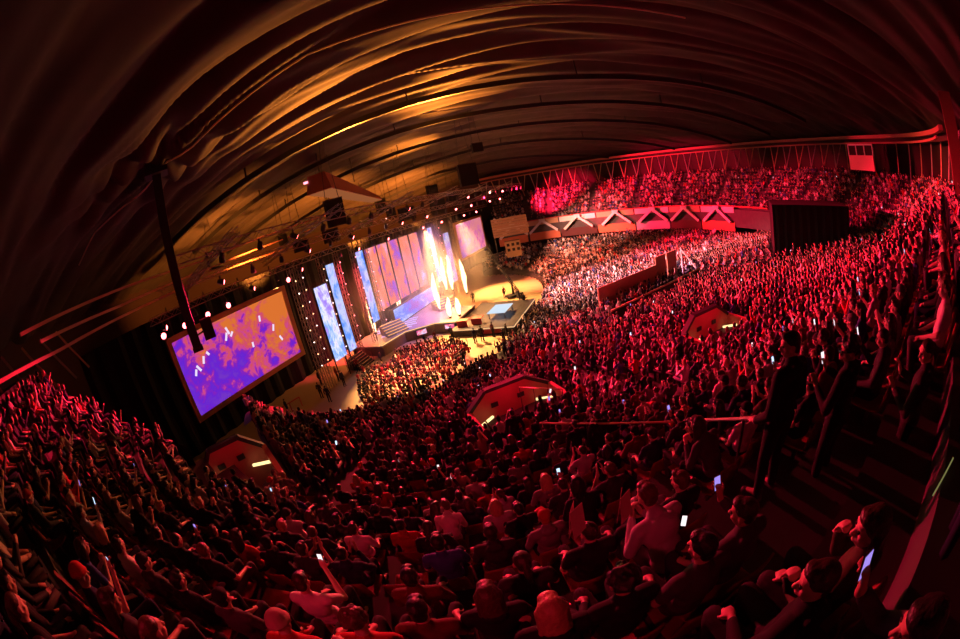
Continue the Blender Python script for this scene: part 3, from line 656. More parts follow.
# raised row for the press: rail, tan back wall, white end frame
pa, pb = PZ(611, 311, 4.5), PZ(702, 267, 4.5)
dv = pb - pa; Lp = np.linalg.norm(dv); dv /= Lp; nv = np.array([-dv[1], dv[0], 0])
t = thing('raised_platform', (pa[0], pa[1], 2.9), 'long raised platform with lit rail and tan back wall in the lower stand', 'platform', rz=math.atan2(dv[1], dv[0]), world=False)
mb = MB(); mb.box((Lp / 2, 1.3, .2), (Lp, 2.6, 1.0)); mb.build('deck', m_conc, t)
mb = MB(); mb.box((Lp / 2, 0, 1.6), (Lp, .1, .14)); part_label(mb.build('front_rail', mat('cream_rail', (.75, .55, .30), .5), t), 'cream coloured front rail')
mb = MB(); mb.box((Lp / 2, 0, 1.1), (Lp, .06, .9)); mb.build('front_panel', mat('panel_dark', (.06, .03, .03), .6), t)
mb = MB(); mb.box((Lp * .40, 2.7, 1.8), (Lp * .62, .12, 2.0)); part_label(mb.build('back_wall', m_tan, t), 'tan plywood back wall')
for x_ in (Lp * .72, Lp * .86): mb = MB(); mb.box((x_, 2.7, 2.2), (Lp * .12, .12, 2.8)); mb.build('back_panel', m_tan, t)
mb = MB(); mb.bar((Lp, 0, .6), (Lp, 2.7, 3.4), .14); mb.bar((Lp, 2.7, 0), (Lp, 2.7, 3.6), .14); mb.bar((Lp, 0, .2), (Lp, 0, 1.7), .14); mb.build('end_frame', m_white, t)
PLAT = (pa, dv, nv, Lp)
# black curtain box in the lower stand
q0 = hit(775, 262, 0); q1 = P(850, 240, 44)
a_ = q0[:2]; bdir = np.array([math.cos(.25), math.sin(.25)]) ; bd = (q1 - q0)[:2]; Lb = np.linalg.norm(bd); bd /= Lb; bn = np.array([-bd[1], bd[0]])
if bn @ a_ < 0: bn = -bn
t = thing('black_curtain_box', (*a_, q0[2]), 'large black curtained box blocking seats in the side stand', 'curtain box')
zt_ = CAMZ + math.tan(math.radians(-5.2)) * np.linalg.norm(a_)
def wavy(a, b, z0, z1, nm):
    mb = MB(); n = 30; w_ = np.array([-(b - a)[1], (b - a)[0]]); w_ /= np.linalg.norm(w_)
    for i in range(n + 1):
        p = a + (b - a) * i / n + w_ * .06 * math.sin(i * 2.1); mb.v += [(*p, z0), (*p, z1)]
    for i in range(n): mb.f.append((2 * i, 2 * i + 2, 2 * i + 3, 2 * i + 1))
    mb.build(nm, m_black, t, fix=False)
c0, c1, c2, c3 = a_, a_ + bd * Lb, a_ + bd * Lb + bn * 6, a_ + bn * 6
wavy(c0, c1, q0[2] - 4, zt_, 'front_curtain'); wavy(c0, c3, q0[2] - 4, zt_, 'side_curtain'); wavy(c1, c2, q0[2] - 4, zt_ , 'side_curtain'); wavy(c3, c2, q0[2] - 4, zt_, 'back_curtain')
mb = MB(); mb.prism([tuple(c) for c in (c0, c1, c2, c3)], zt_, zt_ + .08); mb.build('roof_sheet', m_black, t)
CURT = (c0, bd, bn, Lb)
# vomitory parapets
VOM = []
def vomitory(p, yaw, w, label, i):
    t = thing('vomitory_parapet', p, label, 'stairway wall', 'red lit stairway walls in the stands', rz=yaw, world=False)
    m_ = mat('vomitory_wall', (.50, .14, .12), .7, vary=.1)
    h = 1.25
    mb = MB(); mb.add([(-w / 2, 0, -1.4), (w / 2, 0, -1.4), (w / 2, 0, h * .35), (w * .28, 0, h), (-w * .2, 0, h), (-w / 2, 0, h * .35)], [(0, 1, 2, 3, 4, 5)])
    mb.v += [(x, y - .25, z) for x, y, z in mb.v[:6]]; mb.f += [(11, 10, 9, 8, 7, 6)] + [(k, (k + 1) % 6, 6 + (k + 1) % 6, 6 + k) for k in range(6)]; mb.build('front_wall', m_, t)
    mb = MB(); pts = [(-w / 2, -.12, h * .35 + .08), (-w * .2, -.12, h + .08), (w * .28, -.12, h + .08), (w / 2, -.12, h * .35 + .08)]
    for a, b in zip(pts[:-1], pts[1:]): mb.bar(a, b, .3, .16)
    mb.build('coping', m_blackmetal, t)
    for sg in (-1, 1):
        mb = MB(); mb.box((sg * w / 2, 1.3, -.2), (.2, 2.6, 1.6)); mb.build('side_wall', m_, t)
    for sx in (-.12, .2):
        mb = MB(); mb.box((w * sx, .03, h * .45), (.34, .06, .22)); mb.build('vent', m_blackmetal, t)
    for sg in (-1, 1):
        mb = MB(); mb.box((sg * w * .36, .5, h * .12), (.9, .1, .09), sg * .5); part_label(mb.build('step_light', m_strip, t), 'glowing yellow step light')
    VOM.append((np.array(p), yaw, w))
for i, (px, py, w, lab) in enumerate([(238, 447, 2.9, 'red lit stairway wall below the big screen'), (512, 404, 4.2, 'red lit stairway wall in the middle of the near stand'), (708, 330, 4.0, 'dim stairway wall with yellow step light in the side stand'), (575, 393, 3.0, 'low stairway wall behind the middle one')][:3]):
    p = hit(px, py, .4); ii_ = rim_dist(p[:2])[1][0]; ni = NI[ii_]
    if i == 0: p = np.array([-10.3, 10.7]); vomitory((p[0], p[1], T(p[0], p[1]) - .1), math.radians(221), w, lab, i)
    else: vomitory((p[0], p[1], T(p[0], p[1]) + .15), math.atan2(ni[1], ni[0]) + PI / 2, w, lab, i)
# handrails of the near cross aisle
def rail(a, b, label, posts=4, r=.025):
    t = thing('handrail', (a[0], a[1], a[2] - 1), label, 'handrail', 'handrails in the near stand')
    mb = MB(); mb.tube([a, b], r, 8); mb.build('top_rail', mat('brass_rail', (.60, .42, .30), .35, .6), t)
    for k in range(posts):
        p = a + (b - a) * k / (posts - 1); mb = MB(); mb.tube([(p[0], p[1], T(p[0], p[1]) - .1), p], .02, 6); mb.build('post', m_blackmetal, t)
rail(P(540, 423, 10.2), P(704, 420, 8.2), 'long pale handrail crossing the near stand behind the seated rows')
rail(P(700, 420, 6.0), P(772, 417, 4.6), 'short handrail ending beside the standing man in black')
rail(P(519, 387, 17.5), P(562, 389, 17), 'pale handrail above the middle stairway wall')
# aisle step nosings beside the camera
for k, (a, b) in enumerate([((915, 527), (938, 490)), ((928, 566), (958, 508))]):
    A_, B_ = hit(*a), hit(*b); A_[2] += .30; B_[2] += .30
    mb = MB(); mb.bar(A_, B_, .014, .01); tag(mb.build('aisle_step_light', emit('aisle_strip', (.8, .75, .25), .22)), ['thin yellow light line on the dark aisle steps, upper of two', 'thin yellow light line on the dark aisle steps, lower of two'][k], 'step light', 'aisle step lights')
# ------------------------------------------------------------------ people: baked figures in a few poses
def V3(*a): return Vector(a)
def caps(bm, p, q, r0, r1, seg=12):
    p, q = Vector(p), Vector(q); z = q - p; L = z.length
    if L < 1e-5: z = Vector((0, 0, 1)); L = 1e-5
    z.normalize(); u = Vector((0, 0, 1)) if abs(z.z) < .9 else Vector((0, 1, 0)); x = z.cross(u).normalized(); y = z.cross(x)
    prof = []
    for k in range(1, 5): a = -PI / 2 + k * PI / 8; prof.append((p + z * (r0 * math.sin(a)), r0 * math.cos(a)))
    for k in range(0, 4): a = k * PI / 8; prof.append((q + z * (r1 * math.sin(a)), r1 * math.cos(a)))
    rings = [[bm.verts.new(c + (x * math.cos(2 * PI * j / seg) + y * math.sin(2 * PI * j / seg)) * max(r, 1e-4)) for j in range(seg)] for c, r in prof]
    a, b = bm.verts.new(p - z * r0), bm.verts.new(q + z * r1)
    for i in range(len(rings) - 1):
        for j in range(seg): bm.faces.new((rings[i][j], rings[i][(j + 1) % seg], rings[i + 1][(j + 1) % seg], rings[i + 1][j]))
    for j in range(seg): bm.faces.new((a, rings[0][(j + 1) % seg], rings[0][j])); bm.faces.new((b, rings[-1][j], rings[-1][(j + 1) % seg]))
def elli(bm, c, r, rot=None, seg=16):
    M = Matrix.Translation(Vector(c)) @ (rot.to_4x4() if rot is not None else Matrix()) @ Matrix.Diagonal((*r, 1)); bmesh.ops.create_uvsphere(bm, u_segments=seg, v_segments=seg // 2 + 2, radius=1, matrix=M)
def bake(name, bm, voxel, dec=.5, it=3):
    bmesh.ops.recalc_face_normals(bm, faces=bm.faces)
    me = bpy.data.meshes.new(name + '_raw'); bm.to_mesh(me); bm.free(); o = bpy.data.objects.new('baking', me); COL.objects.link(o)
    m = o.modifiers.new('r', 'REMESH'); m.mode = 'VOXEL'; m.voxel_size = voxel
    m = o.modifiers.new('s', 'SMOOTH'); m.factor = .5; m.iterations = it
    if dec < 1: m = o.modifiers.new('d', 'DECIMATE'); m.ratio = dec
    bpy.context.view_layer.update(); dg = bpy.context.evaluated_depsgraph_get(); r = bpy.data.meshes.new_from_object(o.evaluated_get(dg), depsgraph=dg); r.name = name
    bpy.data.objects.remove(o); bpy.data.meshes.remove(me); r.materials.clear(); r.polygons.foreach_set('use_smooth', [True] * len(r.polygons)); return r
def hand(bm, w, d, n, side, curl=.5):
    """w wrist, d hand direction, n palm normal, side +1 when the thumb lies along d x n"""
    d = Vector(d).normalized(); n = (Vector(n) - d * Vector(n).dot(d)).normalized(); t = d.cross(n) * side; w = Vector(w)
    R = Matrix((t, d, n)).transposed(); elli(bm, w + d * .05, (.042, .055, .017), R, 12); caps(bm, w - d * .02, w + d * .03, .028, .026, 8)
    for k, (o, l) in enumerate([(.030, .070), (.010, .080), (-.010, .074), (-.030, .058)]):
        b = w + d * .09 + t * o; m_ = b + (d * math.cos(curl * .7) + n * math.sin(curl * .7)) * l * .52; e = m_ + (d * math.cos(curl * 1.7) + n * math.sin(curl * 1.7)) * l * .5
        caps(bm, b - d * .02, m_, .0098, .0092, 7); caps(bm, m_, e, .0092, .008, 7)
    b = w + d * .03 + t * .035; m_ = b + (t * .8 + d * .6 + n * .3).normalized() * .035; e = m_ + (d * .9 + t * .25 + n * .3).normalized() * .03
    caps(bm, b - t * .012, m_, .013, .011, 7); caps(bm, m_, e, .011, .009, 7)
def headm(hp, pit, yaw, roll=0): return Matrix.Translation(Vector(hp)) @ Euler((pit, roll, yaw), 'XYZ').to_matrix().to_4x4()
def head_geo(bm, H):
    R = H.to_3x3(); q = lambda x, y, z: H @ Vector((x, y, z))
    elli(bm, q(0, -.008, .025), (.074, .094, .088), R); elli(bm, q(0, .012, -.045), (.058, .070, .068), R); elli(bm, q(0, .038, -.088), (.030, .032, .022), R, 10)
    caps(bm, q(0, .082, .018), q(0, .104, -.022), .010, .016, 8); elli(bm, q(0, .082, -.055), (.024, .012, .010), R, 8); elli(bm, q(0, .080, -.068), (.021, .011, .008), R, 8)
    elli(bm, q(0, .074, .038), (.055, .018, .010), R, 10)
    for s in (-1, 1): elli(bm, q(s * .078, -.008, -.012), (.012, .022, .034), R, 10); elli(bm, q(s * .042, .055, -.02), (.024, .024, .020), R, 8)
POSES = {
    'rest': dict(el=[(.26, .02, .72), (-.26, .02, .72)], wr=[(.15, .27, .60), (-.15, .27, .60)], hd=[(-.2, .9, -.25), (.2, .9, -.25)], pn=[(0, -.2, -1), (0, -.2, -1)], curl=.5),
    'clap': dict(el=[(.27, .08, .76), (-.27, .08, .76)], wr=[(.055, .29, .93), (-.055, .29, .93)], hd=[(-.1, .5, .8), (.1, .5, .8)], pn=[(-1, 0, 0), (1, 0, 0)], curl=.15),
    'phone': dict(el=[(.25, .12, .78), (-.25, .03, .72)], wr=[(.10, .33, 1.03), (-.13, .27, .61)], hd=[(-.05, .25, .95), (.2, .9, -.2)], pn=[(-.2, .9, -.3), (0, -.2, -1)], curl=.8),
    'up': dict(el=[(.30, .08, 1.18), (-.30, .08, 1.18)], wr=[(.20, .16, 1.44), (-.20, .16, 1.44)], hd=[(-.1, .15, 1), (.1, .15, 1)], pn=[(-.2, 1, 0), (.2, 1, 0)], curl=.3),
    'lean': dict(el=[(.24, .22, .66), (-.24, .22, .66)], wr=[(.05, .46, .80), (-.05, .46, .80)], hd=[(-.3, .4, .8), (.3, .4, .8)], pn=[(-1, -.2, 0), (1, -.2, 0)], curl=.9, lean=.18),
    'chin': dict(el=[(.24, .16, .70), (-.25, .05, .72)], wr=[(.10, .19, .98), (-.10, .28, .62)], hd=[(-.35, -.2, .9), (.3, .9, -.2)], pn=[(-.5, -.8, .2), (0, -.2, -1)], curl=1.2),
    'stand': dict(st=1, el=[(.27, -.04, 1.12), (-.27, -.04, 1.12)], wr=[(.22, .16, .94), (-.22, .16, .94)], hd=[(-.4, .8, -.2), (.4, .8, -.2)], pn=[(-.4, -.1, -1), (.4, -.1, -1)], curl=.8),
    'standhang': dict(st=1, el=[(.28, -.06, 1.12), (-.28, -.06, 1.12)], wr=[(.28, .03, .87), (-.28, .03, .87)], hd=[(0, .15, -1), (0, .15, -1)], pn=[(-1, 0, 0), (1, 0, 0)], curl=.7),
    'standphone': dict(st=1, el=[(.25, .10, 1.22), (-.25, .05, 1.12)], wr=[(.10, .31, 1.34), (-.08, .31, 1.22)], hd=[(-.1, .35, .9), (.2, .6, .7)], pn=[(-.2, .9, -.3), (.5, .6, -.5)], curl=.8),
}
def joints(ps):
    st_ = ps.get('st'); L = ps.get('lean', 0)
    if st_: return dict(pel=(0, 0, .95), bel=(0, .0, 1.10), che=(0, -.02, 1.32), nb=(0, -.03, 1.50), hp=(0, .01, 1.655), sh=[(.185, -.03, 1.44), (-.185, -.03, 1.44)], hip=[(.095, 0, .92), (-.095, 0, .92)], kn=[(.11, .03, .50), (-.11, .02, .50)], an=[(.12, -.02, .09), (-.12, -.02, .09)], toe=[(.15, .15, .04), (-.15, .15, .04)])
    return dict(pel=(0, .0, .54), bel=(0, -.03 + L * .4, .70), che=(0, -.06 + L, .88 - L * .1), nb=(0, -.05 + L * 1.5, 1.05 - L * .3), hp=(0, 0 + L * 1.9, 1.20 - L * .4), sh=[(.185, -.05 + L * 1.3, .98 - L * .2), (-.185, -.05 + L * 1.3, .98 - L * .2)], hip=[(.10, .02, .52), (-.10, .02, .52)], kn=[(.13, .40, .53), (-.13, .40, .53)], an=[(.13, .33, .10), (-.13, .33, .10)], toe=[(.15, .47, .04), (-.15, .47, .04)])
def figure(pname, pit=-.15, yaw=0.0):
    ps = POSES[pname]; J = joints(ps); H = headm(J['hp'], pit, yaw); out = {'H': H, 'J': J}
    bm = bmesh.new(); head_geo(bm, H)
    caps(bm, J['nb'], H @ Vector((0, -.015, -.05)), .058, .052)
    elli(bm, J['pel'], (.15, .11, .12)); elli(bm, J['bel'], (.135, .095, .16)); elli(bm, J['che'], (.15, .10, .19)); caps(bm, J['sh'][0], J['sh'][1], .055, .055)
    for i, sd in enumerate((1, -1)):
        caps(bm, J['sh'][i], ps['el'][i], .048, .040); caps(bm, ps['el'][i], ps['wr'][i], .040, .027); hand(bm, ps['wr'][i], ps['hd'][i], ps['pn'][i], -sd, ps['curl'])
        caps(bm, J['hip'][i], J['kn'][i], .080, .052); caps(bm, J['kn'][i], J['an'][i], .052, .036); caps(bm, J['an'][i], J['toe'][i], .038, .034)
    out['body'] = bake('body_' + pname, bm, .0105, .45)
    for long_ in (0, 1):
        bm = bmesh.new(); k = .02 if long_ else .016
        elli(bm, J['bel'], (.135 + k, .10 + k, .17)); elli(bm, J['che'], (.158 + k, .108 + k, .19)); caps(bm, J['sh'][0], J['sh'][1], .06 + k * .6, .06 + k * .6); elli(bm, (J['pel'][0], J['pel'][1], J['pel'][2] + .03), (.152 + k, .118 + k, .10))
        nb = Vector(J['nb']); caps(bm, nb - Vector((0, .01, .05)), nb + Vector((0, -.005, .012)), .085, .068 if not long_ else .078)
        if long_: elli(bm, nb + Vector((0, -.075, -.01)), (.10, .05, .06))     # the hood lying on the back
        for i in range(2):
            s_, e_, w_ = Vector(J['sh'][i]), Vector(ps['el'][i]), Vector(ps['wr'][i])
            if long_: caps(bm, s_, e_, .068, .056); caps(bm, e_, e_ + (w_ - e_) * .88, .056, .040)
            else: caps(bm, s_, s_ + (e_ - s_) * .62, .066, .062)
        out['hoodie' if long_ else 'shirt'] = bake(('hoodie_' if long_ else 'shirt_') + pname, bm, .014, .5)
    bm = bmesh.new(); elli(bm, J['pel'], (.172, .13, .115))
    for i in range(2):
        h, k_, a_ = Vector(J['hip'][i]), Vector(J['kn'][i]), Vector(J['an'][i]); caps(bm, h, k_, .098, .066); caps(bm, k_, a_, .066, .052)
    out['trousers'] = bake('trousers_' + pname, bm, .018, .5)
    bm = bmesh.new()
    bm.free()
    for i in range(2):
        bm = bmesh.new(); a_, t_ = Vector(J['an'][i]), Vector(J['toe'][i]); caps(bm, a_ - Vector((0, .03, .045)), t_, .044, .042); out['shoe%d' % i] = bake('shoe_' + pname, bm, .014, .6)
    return out
def hair_mesh(kind):
    """hair in the head's own frame"""
    bm = bmesh.new()
    if kind == 'short':
        elli(bm, (0, -.020, .042), (.080, .094, .086)); elli(bm, (0, .045, .092), (.060, .045, .028)); elli(bm, (0, -.055, -.02), (.066, .050, .060))
    elif kind == 'buzz':
        elli(bm, (0, -.018, .036), (.0775, .0925, .084)); elli(bm, (0, -.05, -.02), (.064, .048, .05))
    elif kind == 'curly':
        elli(bm, (0, -.02, .05), (.092, .10, .095)); r = random.Random(4)
        for _ in range(70):
            v = Vector((r.gauss(0, 1), r.gauss(0, 1), abs(r.gauss(0, 1)) - .25)).normalized()
            if v.y > .55 and v.z < .5: continue
            elli(bm, Vector((0, -.02, .05)) + Vector((v.x * .09, v.y * .10, v.z * .095)), (.024, .024, .024), None, 8)
    elif kind in ('long', 'bob'):
        elli(bm, (0, -.022, .040), (.084, .098, .088)); z1 = -.30 if kind == 'long' else -.14
        for i in range(17):
            a = PI * (1.02 + .96 * i / 16); x, y = .080 * math.cos(a), -.012 + .088 * math.sin(a); w = .01 * math.sin(i * 2.3)
            caps(bm, (x, y, .03), (x * 1.05 + w, y * 1.12 - .01, z1 * (.5 + .1 * math.sin(i))), .026, .026, 8); caps(bm, (x * 1.05 + w, y * 1.12 - .01, z1 * .5), (x * .95 + w * 2, y * 1.05 - .02, z1 * (.95 + .08 * math.sin(i * 1.9))), .026, .014, 8)
        elli(bm, (0, .040, .080), (.066, .052, .036))
    elif kind == 'tail':
        elli(bm, (0, -.020, .042), (.080, .095, .086)); elli(bm, (0, -.05, -.01), (.066, .052, .062)); caps(bm, (0, -.11, .05), (0, -.15, -.04), .03, .036); caps(bm, (0, -.15, -.04), (.01, -.13, -.22), .034, .012)
    elif kind == 'cap':
        elli(bm, (0, -.012, .052), (.084, .098, .078)); elli(bm, (0, .115, .052), (.066, .062, .010)); elli(bm, (0, -.06, -.015), (.064, .046, .05))
    elif kind == 'beanie':
        elli(bm, (0, -.018, .055), (.088, .102, .092)); caps(bm, (-.03, -.012, .03), (.03, -.012, .03), .02, .02)
        for j in range(20): a = 2 * PI * j / 20; elli(bm, (.084 * math.cos(a), -.012 + .098 * math.sin(a), .035), (.022, .022, .026), None, 8)
    return bake('hair_' + kind, bm, .011 if kind != 'curly' else .010, .7, 2)
HAIR = {k: hair_mesh(k) for k in ('short', 'buzz', 'curly', 'long', 'bob', 'tail', 'cap', 'beanie')}
FIG = {}
def fig(pname, pit, yaw):
    k = (pname, pit, yaw)
    if k not in FIG: FIG[k] = figure(pname, pit, yaw)
    return FIG[k]
EYES = []
for s in (-1, 1):
    _bm = bmesh.new(); elli(_bm, (s * .031, .078, .012), (.014, .012, .009), None, 8); _e = bpy.data.meshes.new('eye'); _bm.to_mesh(_e); _bm.free(); _e.polygons.foreach_set('use_smooth', [True] * len(_e.polygons)); EYES.append(_e)
_mb = MB()
for s in (-1, 1): _mb.tube([(s * .033 + .026 * math.cos(a), .104, .012 + .02 * math.sin(a)) for a in np.linspace(0, 2 * PI, 13)], .004, 5); _mb.bar((s * .06, .104, .018), (s * .080, .0, .012), .006)
_mb.bar((-.008, .105, .016), (.008, .105, .016), .006)
GLASSES = bpy.data.meshes.new('glasses'); GLASSES.from_pydata(_mb.v, [], _mb.f)

SKIN = [mat('skin_light', (.62, .40, .30), .5, vary=.06, scale=12), mat('skin_tan', (.50, .30, .21), .5, vary=.06, scale=12), mat('skin_fair', (.70, .47, .37), .5, vary=.06, scale=12)]
HC = {'black': (.012, .010, .009), 'dark brown': (.035, .020, .012), 'brown': (.09, .05, .028), 'blond': (.50, .34, .17), 'auburn': (.16, .05, .025)}
def hair_m(c):
    n = 'hair_' + c.replace(' ', '_')
    if n in MATS: return MATS[n]
    m = mat(n, HC[c], .45, vary=.35, scale=30, bump=.6, spec=.5); return m
GC = {'black': (.010, .010, .011), 'charcoal': (.035, .035, .038), 'navy': (.015, .02, .06), 'dark grey': (.07, .07, .07), 'grey': (.22, .22, .22), 'white': (.75, .73, .70), 'red': (.45, .03, .03), 'maroon': (.12, .02, .02), 'olive': (.07, .07, .03), 'beige': (.45, .36, .26), 'light grey': (.45, .45, .45), 'blue': (.04, .09, .30)}
def cloth_m(c): return mat('cloth_' + c.replace(' ', '_'), GC[c], .85, vary=.18, scale=9, bump=.25)
m_eye = mat('eye_dark', (.03, .02, .02), .25); m_shoe = mat('shoe_dark', (.04, .04, .04), .6)
def garment_slot(o, m):
    o.material_slots[0].link = 'OBJECT'; o.material_slots[0].material = m
def person(loc, yaw, pose, pit, hyaw, hair, hcol, top, tcol, bottom, skin, label, group, scale=1.0, eyes=False, glasses=False):
    f = fig(pose, pit, hyaw); t = thing('person', loc, label, 'person', group, rz=yaw, world=False); t.scale = (scale,) * 3
    def ch(nm, me, m, M=None):
        if not me.materials: me.materials.append(None)
        o = bpy.data.objects.new(nm, me); COL.objects.link(o); o.parent = t; garment_slot(o, m)
        if M is not None: o.matrix_local = M
        return o
    ch('body', f['body'], skin); ch(top, f[top], cloth_m(tcol)); ch('trousers', f['trousers'], cloth_m(bottom)); ch('shoe', f['shoe0'], m_shoe); ch('shoe', f['shoe1'], m_shoe)
    if hair in ('cap', 'beanie'): ch(hair, HAIR[hair], cloth_m(hcol), f['H'])
    else: ch('hair', HAIR[hair], hair_m(hcol), f['H'])
    if eyes: ch('eye', EYES[0], m_eye, f['H']); ch('eye', EYES[1], m_eye, f['H'])
    if glasses: ch('glasses', GLASSES, m_eye, f['H'])
    return t
m_phone = mat('phone_black', (.02, .02, .022), .3); 
def phone(p, d, label, col=0, s=1.0):
    """p centre, d direction the screen faces"""
    d = Vector([float(c) for c in d]).normalized(); u = Vector((0, 0, 1)); x = u.cross(d).normalized(); y = d.cross(x); R = Matrix((x, y, d)).transposed()
    t = bpy.data.objects.new('phone', None); COL.objects.link(t); t.location = Vector([float(c) for c in p]); t.rotation_euler = R.to_euler(); tag(t, label, 'phone', 'phones held up in the stands')
    mb = MB(); mb.box((0, 0, 0), (.075 * s, .155 * s, .009)); mb.build('case', m_phone, t)
    mb = MB(); mb.box((0, 0, .0055), (.066 * s, .135 * s, .002)); mb.build('screen', [emit('phone_screen_cool', (.55, .72, 1), 1.5), emit('phone_screen_white', (1, .85, .9), 1.3), emit('phone_screen_violet', (.45, .3, 1), .9)][col], t)
    return t

# ------------------------------------------------------------------ every seat in the bowl
slots = []   # x, y, z, yaw, tier(0 upper, 1 lower, 2 floor)
AIS0 = rim_dist(np.array([[3.4, -.9]]))[1][0] * RIML / NR
TARGET = S0 + N * 7
def face_yaw(p, inw, k=.55):
    v = TARGET - p; v = v / np.linalg.norm(v); f = inw * (1 - k) + v * k; return math.atan2(f[1], f[0]) - PI / 2
for i in range(NUP):
    u = up_u(i) + .30; W = RIM + NI * u; good = (rim_dist(W)[0] > u - .08) & (sn_of(W)[1] > NMIN + .2)
    if i == 0: pass
    acc = 0.0; prev = None; off = .54 * random.random()
    for k in range(2 * NR):
        kk = k / 2; k0 = int(kk) % NR; k1 = (k0 + 1) % NR; fr_ = kk - int(kk)
        if not (good[k0] and good[k1]): prev = None; continue
        w = W[k0] * (1 - fr_) + W[k1] * fr_
        if prev is not None: acc += np.linalg.norm(w - prev)
        prev = w
        if acc < .575: continue
        acc = 0.0
        arc = (kk * RIML / NR - AIS0) % 10.5
        if arc < .6 or arc > 9.9: continue
        if w[0] < -10 and i < 1: continue
        slots.append((w[0], w[1], up_z(i), NI[k0][0], NI[k0][1], 0))
Aa = np.linspace(-PI, PI, 4321)[:-1]; rmA, riA = rm_of(Aa), ri_of(Aa); q_ = Q + rmA[:, None] * np.stack([np.cos(Aa), np.sin(Aa)], 1); z1A = zl_of(q_[:, 0], q_[:, 1])
for k in range(60):
    r = rmA - .15 - .85 * k; ok = r - .85 >= riA
    if not ok.any(): break
    rr = r - .3; W = Q + rr[:, None] * np.stack([np.cos(Aa), np.sin(Aa)], 1); tt = (r - .45 - riA) / (rmA - riA); zz = .35 + (z1A - .35) * tt; nn = sn_of(W)[1]
    acc = .3; prev = None
    for j in range(len(Aa)):
        if not ok[j] or nn[j] < NMIN + .3: prev = None; continue
        w = W[j]
        if prev is not None: acc += np.linalg.norm(w - prev)
        prev = w
        if acc < .56: continue
        acc = 0.0
        m_ = (Aa[j] + .20) % (2 * PI / 22)
        if m_ * rr[j] < 1.15: continue
        slots.append((w[0], w[1], zz[j], -math.cos(Aa[j]), -math.sin(Aa[j]), 1))
S = np.array(slots)
keep = np.ones(len(S), bool)
for p, yaw, w in VOM:
    d = S[:, :2] - p[:2]; lx = d[:, 0] * math.cos(yaw) + d[:, 1] * math.sin(yaw); ly = -d[:, 0] * math.sin(yaw) + d[:, 1] * math.cos(yaw); keep &= ~((np.abs(lx) < w / 2 + .35) & (ly > -.9) & (ly < 3.0))
d = S[:, :2] - CURT[0]; lx, ly = d @ CURT[1], d @ CURT[2]; keep &= ~((lx > -.4) & (lx < CURT[3] + .4) & (ly > -.5) & (ly < 6.4))
d = S[:, :2] - PLAT[0][:2]; lx, ly = d @ PLAT[1][:2], d @ PLAT[2][:2]; keep &= ~((lx > -.5) & (lx < PLAT[3] + .3) & (ly > -1.3) & (ly < 3.9))
keep &= np.hypot(S[:, 0], S[:, 1]) > 1.25
_pc = P(957, 165, 27); keep &= np.hypot(S[:, 0] - _pc[0], S[:, 1] - _pc[1]) > 1.3; keep &= ~cutaway(S[:, 0], S[:, 1]); dm = np.array([np.linalg.norm(MID - p[:2], axis=1).min() for p in S]); keep &= ~((farw(S[:, 0], S[:, 1]) > .3) & (S[:, 5] == 1) & (dm < 1.3))
S = S[keep]; print('slots', len(S))

